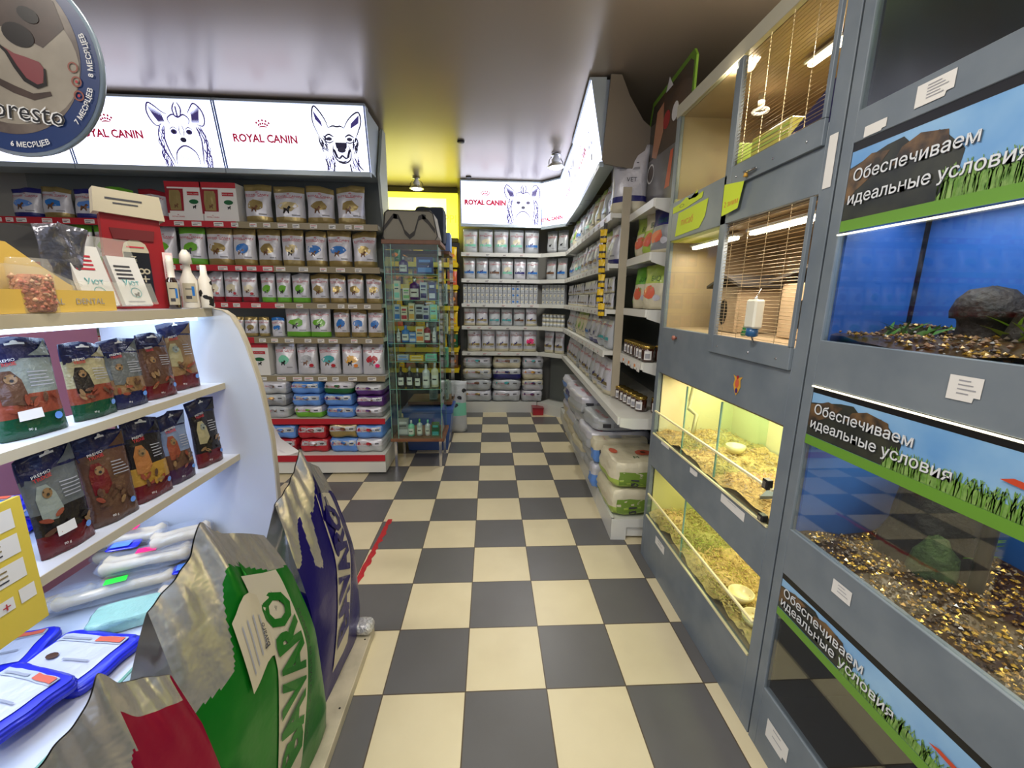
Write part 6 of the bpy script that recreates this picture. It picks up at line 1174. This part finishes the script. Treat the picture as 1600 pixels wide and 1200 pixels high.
# ================================================================ BIG SACKS ON THE LOW BOARD
b = MB(); b.box(-.862, -.54, .50, 1.70, .0, .045, mat('cream_board', srgb(190, 180, 156), .5, noise=.3, nscale=9), .003)
for y in (1.62, 1.3, .9): b.lathe([(.004, 0), (.004, .001)], M_dark, 8, (-.56, y, .0451))
o = b.build('low_board', loc=(0, 0, .001)); tag(o, 'low cream board on the floor under the big dog food sacks', 'board')
M_sil = foil('silver_crinkle', (200, 196, 190), .26, .8, .55, 13); M_bgreen = foil('bavaro_green_foil', (14, 112, 26), .28, .45, .35, 10); M_bblue = foil('bavaro_blue_foil', (24, 14, 104), .28, .45, .35, 10); M_crim = foil('crimson_foil', (150, 14, 52), .3, .5, .4, 12); M_bcream = mat('sack_cream_print', srgb(200, 192, 172), .35, .3)
def bigsack(name, w, d, H, colm, seed, tip, label, side_txt, loc, rz, tilt=(0, 0), paper=False, art=True, nearm=None):
    """standing gusseted sack; local front -Y, width x, gusset faces -x/+x"""
    rn = random.Random(seed); ph = [rn.uniform(0, 6) for _ in range(8)]; nu, nv = 80, 120
    e = empty(name, loc, rz, label, 'dog food sack', 'big dog food sacks on the low board')
    def top_h(u): return H+.045*math.exp(-((u-tip)/.16)**2)-(.16*max(0, -(u-tip))**1.2+.22*max(0, u-tip)**1.3)*H*.55
    def P(u, v, s):      # s: -1 front, 1 back
        vb = min(1, v/.74); f = min(1, .9+v*.8)*(1-max(0, (v-.5)/.5)**1.5)*(1+.06*math.sin(PI*vb))
        t = d/2*f+.002
        wv = w/2*(1-.04*v+.04*math.sin(3*v+ph[0]))*(1-.12*max(0, v-.8)/.2)
        cr = math.sin(9*v+4*u+ph[1])*.5+math.sin(17*v-7*u+ph[2])*.35+math.sin(23*u+ph[3]+6*v)*.25*max(0, v-.6)*2
        a = (.003+.016*max(0, v-.6))*cr
        hz = top_h(u); z = v*hz; x = u*wv+tilt[0]*v; y = s*t*(1-.10*abs(u)**6)+a*(1 if abs(u) < .98 else .3)+tilt[1]*v
        return Vector((x, y, z))
    def G(q, v, sx):     # gusset: q -1 (front) .. 1 (back), folded inwards near the top
        a, c = P(sx, v, -1), P(sx, v, 1); m_ = a.lerp(c, (q+1)/2); fold = (1-abs(q))*(.02+.11*max(0, v-.45)**1.0)*w/.38; bulge = .018*(1-q*q)*math.sin(PI*min(1, v*1.3))*(1 if v < .6 else 0)
        m_.x -= sx*(fold-bulge); return m_
    us = [-1+2*i/nu for i in range(nu+1)]; vs_ = [i/nv for i in range(nv+1)]
    def patch(fn, us, mfn, nm, parent):
        mb = MB(); V = [fn(u, v) for v in vs_ for u in us]; n = len(us); fs = []; ms = []
        for j in range(nv):
            for i in range(n-1): fs.append([j*n+i, j*n+i+1, (j+1)*n+i+1, (j+1)*n+i]); ms.append(mfn((us[i]+us[i+1])/2, (vs_[j]+vs_[j+1])/2))
        mb.add(V, fs, ms, True); return mb
    body = MB()
    zig = lambda u: .74+.10*(.5+.5*math.sin(7*u+1))+.06*(1 if math.sin(19*u) > 0 else -1)*.5
    sg = lambda t: 1/(1+math.exp(-t)); fm = lambda u, v: (M_sil if not art and (u < .15 or v > .90) and not (u < .15 and .55 < v < .72+.08*math.sin(14*u)) else M_sil if art and v > (.69+.02*math.sin(5*u+1)+.17*sg((u+.38)*22) if side_txt != 'WORK' else .84+.02*math.sin(9*u)-.10*sg((-.75-u)*20)) or (side_txt == 'WORK' and abs(u+.42-.5*(v-.75)) < .13 and v > .60+.3*abs(u+.42)) else colm)
    for fn, uu, mf in ((lambda u, v: P(u, v, -1), us, fm), (lambda u, v: P(u, v, 1), us, lambda u, v: M_sil), (lambda q, v: G(q, v, -1), [-1, -.5, 0, .5, 1], lambda q, v: (nearm or (M_sil if v > .62 or (v < .40) else colm))), (lambda q, v: G(q, v, 1), [-1, -.5, 0, .5, 1], lambda q, v: colm)):
        mb = patch(fn, uu, mf, '', None); body.add(mb.v, mb.f, [mb.mats[k] for k in mb.m], True)
    body.add([P(-1, 0, -1), P(1, 0, -1), P(1, 0, 1), P(-1, 0, 1)], [[0, 3, 2, 1]], M_sil)
    def mp(x, y, k=1):
        u = max(-1, min(1, x/(w/2))); v = max(0, min(1, y/H)); e1 = P(u, v, -1); du = P(min(1, u+.02), v, -1)-P(max(-1, u-.02), v, -1); dv = P(u, min(1, v+.01), -1)-P(u, max(0, v-.01), -1); n_ = du.cross(dv).normalized(); return e1+n_*.0018*(k+.6)
    def mg(x, y, k=1):
        q = max(-1, min(1, x/(d/2))); v = max(0, min(1, y/H)); p = G(-q, v, -1); return p+Vector((-.0015*(k+.6), 0, 0))
    # curved silver band with the brand name in body colour
    def bx(y): t = y/H; return w*(.30-.42*(max(0, .58-t))**1.5*2.0+.05*max(0, t-.6))
    n = 26; L1 = []; 
    for i in range(n): y = H*(.10+.74*i/(n-1)); L1 += [mp(bx(y)-w*.30, y, 1), mp(bx(y)-w*.08, y, 1), mp(min(w*.49, bx(y)+w*.035), y, 1)]
    if art:
        body.add(L1, [[3*i+j, 3*i+j+1, 3*i+3+j+1, 3*i+3+j] for i in range(n-1) for j in (0, 1)], M_bcream, True)
        st = 'BAVARO'; V, F, W = text_geo(st, .045, 0); hh = w*.255; sxx = (H*.60)/(W*hh)
        def cm(x, y, k=1): yy = H*.17+x; return mp(bx(yy)-w*.015-y, yy, k)
        # letters run upward
        body.add([cm(a*hh*sxx, c*hh, 3) for a, c in V], F, colm)
        V, F, W = text_geo('DOG FOOD MADE IN GERMANY', 0, 0); h2 = w*.03; sx2 = (H*.5)/(W*h2)
        body.add([mp(min(w*.495, bx(H*.17+a*h2*sx2)+w*.075-c*h2), H*.17+a*h2*sx2, 3) for a, c in V], F, C['black'])
        # jagged wolf mark in the silver top
        for q in ([(-.02, .74), (.06, .86), (.02, .84), (.05, .92), (.12, .86), (.1, .8), (.2, .84), (.22, .74), (.1, .70)], ): body.fan([(w*a+.02*w, H*c*.98) for a, c in q], mp, colm, 1)
        for q in ([(.02, .76), (.08, .84), (.1, .79), (.06, .76)], [(.11, .77), (.16, .83), (.19, .77), (.14, .74)], [(.05, .72), (.1, .75), (.17, .73), (.1, .70)]): body.fan([(w*a+.02*w, H*c*.98) for a, c in q], mp, M_sil, 2)
        body.stroke([(w*.1, H*.62), (w*.18, H*.66)], w*.03, mp, M_bcream, 2)
    o = body.build('sack_body', e)
    g = MB()
    if side_txt:
        g.rect(-d*.36, H*.36, d*.36, H*.58, mg, M_sil if side_txt == 'TASK' else mat('photo_teal_foil', srgb(110, 160, 150), .3, .3), 1, 6, 8); g.text(side_txt, d*.02, H*.56, d*.16, mg, colm, 3, 'L', rot=-1.57, bold=.03)
        for i in range(5): g.rect(-d*.28+i*.012, H*.40, -d*.275+i*.012+.002, H*.52, mg, M_inkpale, 3, 1, 6)
        if side_txt == 'WORK': g.text('BAVARO', .0, H*.60, d*.15, mg, M_bcream, 3, 'C', rot=-.6, bold=.03)
        g.build('gusset_print', e)
    if paper:
        q = MB(); q.rect(-w*.20, H*.57, w*.02, H*.78, lambda x, y, k=1: mp(x+.12*(y-H*.65), y, 4), M_cream, 1, 6, 8)
        for i in range(4): q.rect(-w*.16+w*.04*i, H*.605, -w*.15+w*.04*i, H*.74-.01*i, lambda x, y, k=1: mp(x+.12*(y-H*.65), y, 5), M_inkpale, 1, 1, 6)
        q.text('Bavaro', w*-.015, H*.605, w*.04, lambda x, y, k=1: mp(x+.12*(y-H*.65), y, 5.5), M_ink, 1, 'L', rot=1.57); q.build('paper_label', e)
    return e
bigsack('dog_food_sack', .40, .20, .90, M_bblue, 3, .15, 'dark blue and silver dog food sack standing behind the green one', 'WORK', (-.70, 1.49, .048), PI/2-.05, tilt=(.0, .02))
bigsack('dog_food_sack', .44, .22, .90, M_bgreen, 6, -.1, 'green and silver dog food sack with stuck white paper note', 'TASK', (-.695, 1.03, .048), PI/2-.10, tilt=(-.02, .03), paper=True)
bigsack('dog_food_sack', .32, .15, .78, M_crim, 9, .1, 'gold-silver and crimson sack at the bottom left corner', None, (-.70, .655, .048), PI/2-.25, art=False, tilt=(0, .03))
# crumpled plastic by the board
mb, _, _ = sack(.09, .08, .06, foil('crumpled_clear_wrap', (206, 206, 204), .15, .5, 1.2, 60), 12, 8, ex=(3, 3, 2.5)); o = mb.build('crumpled_wrap', loc=(-.575, 1.665, .047)); tag(o, 'crumpled clear plastic wrap on the far corner of low board', 'plastic wrap')
# red tape on the floor
rn = random.Random(4); b = MB(); n = 26; vs = []
for i in range(n+1):
    y = 2.04+.70*i/n; x = -.75+.03*i/n; vs += [(x-.006+rn.uniform(-.003, .003), y, .0012), (x+.030+rn.uniform(-.010, .006)*(1 if i < 14 else 1.5), y, .0012)]
b.add(vs, [[2*i, 2*i+1, 2*i+3, 2*i+2] for i in range(n)], mat('worn_red_tape', srgb(190, 44, 48), .5, noise=.25, nscale=30))
vs = [(x-.006, y, .001) for x, y in ((-.756, 2.03), (-.744, 2.4))]+[(-.735, 2.4, .001), (-.735, 2.03, .001)]; o = b.build('floor_tape'); tag(o, 'strip of worn red tape stuck along a tile joint on floor', 'floor tape')
# curtain edge / white cloth corner sticking out beyond the display
b = MB(); b.fan([(-1.03, 1.0), (-.80, .985), (-.735, .92), (-.66, .85), (-.70, .84), (-.9, .80), (-1.0, .78)], lambda x, y, k=1: Vector((x-.25, 1.95+.05*math.sin(x*20), y-.02)), M_paper, 1); o = b.build('white_paper_bag'); tag(o, 'white paper sheet poking out behind the curved display panel', 'paper')
# warm uplight added out of sight on the cage cabinet to brighten the ceiling
e = empty('added_uplight', (1.30, 1.3, 2.535), 0, 'added warm uplight strip hidden on top of the cage cabinet', 'lamp')
b = MB(); b.box(-.02, .02, 0, .8, 0, .012, M_wmetal); b.build('lamp_base', e); b = MB(); b.box(-.01, .01, .02, .78, .012, .022, M_tube, .002); b.build('tube', e)
area('added_uplight_light', (1.30, 1.7, 2.57), .1, 9, (1, .84, .58), size_y=.8, aim=(-.35, .1, 1))
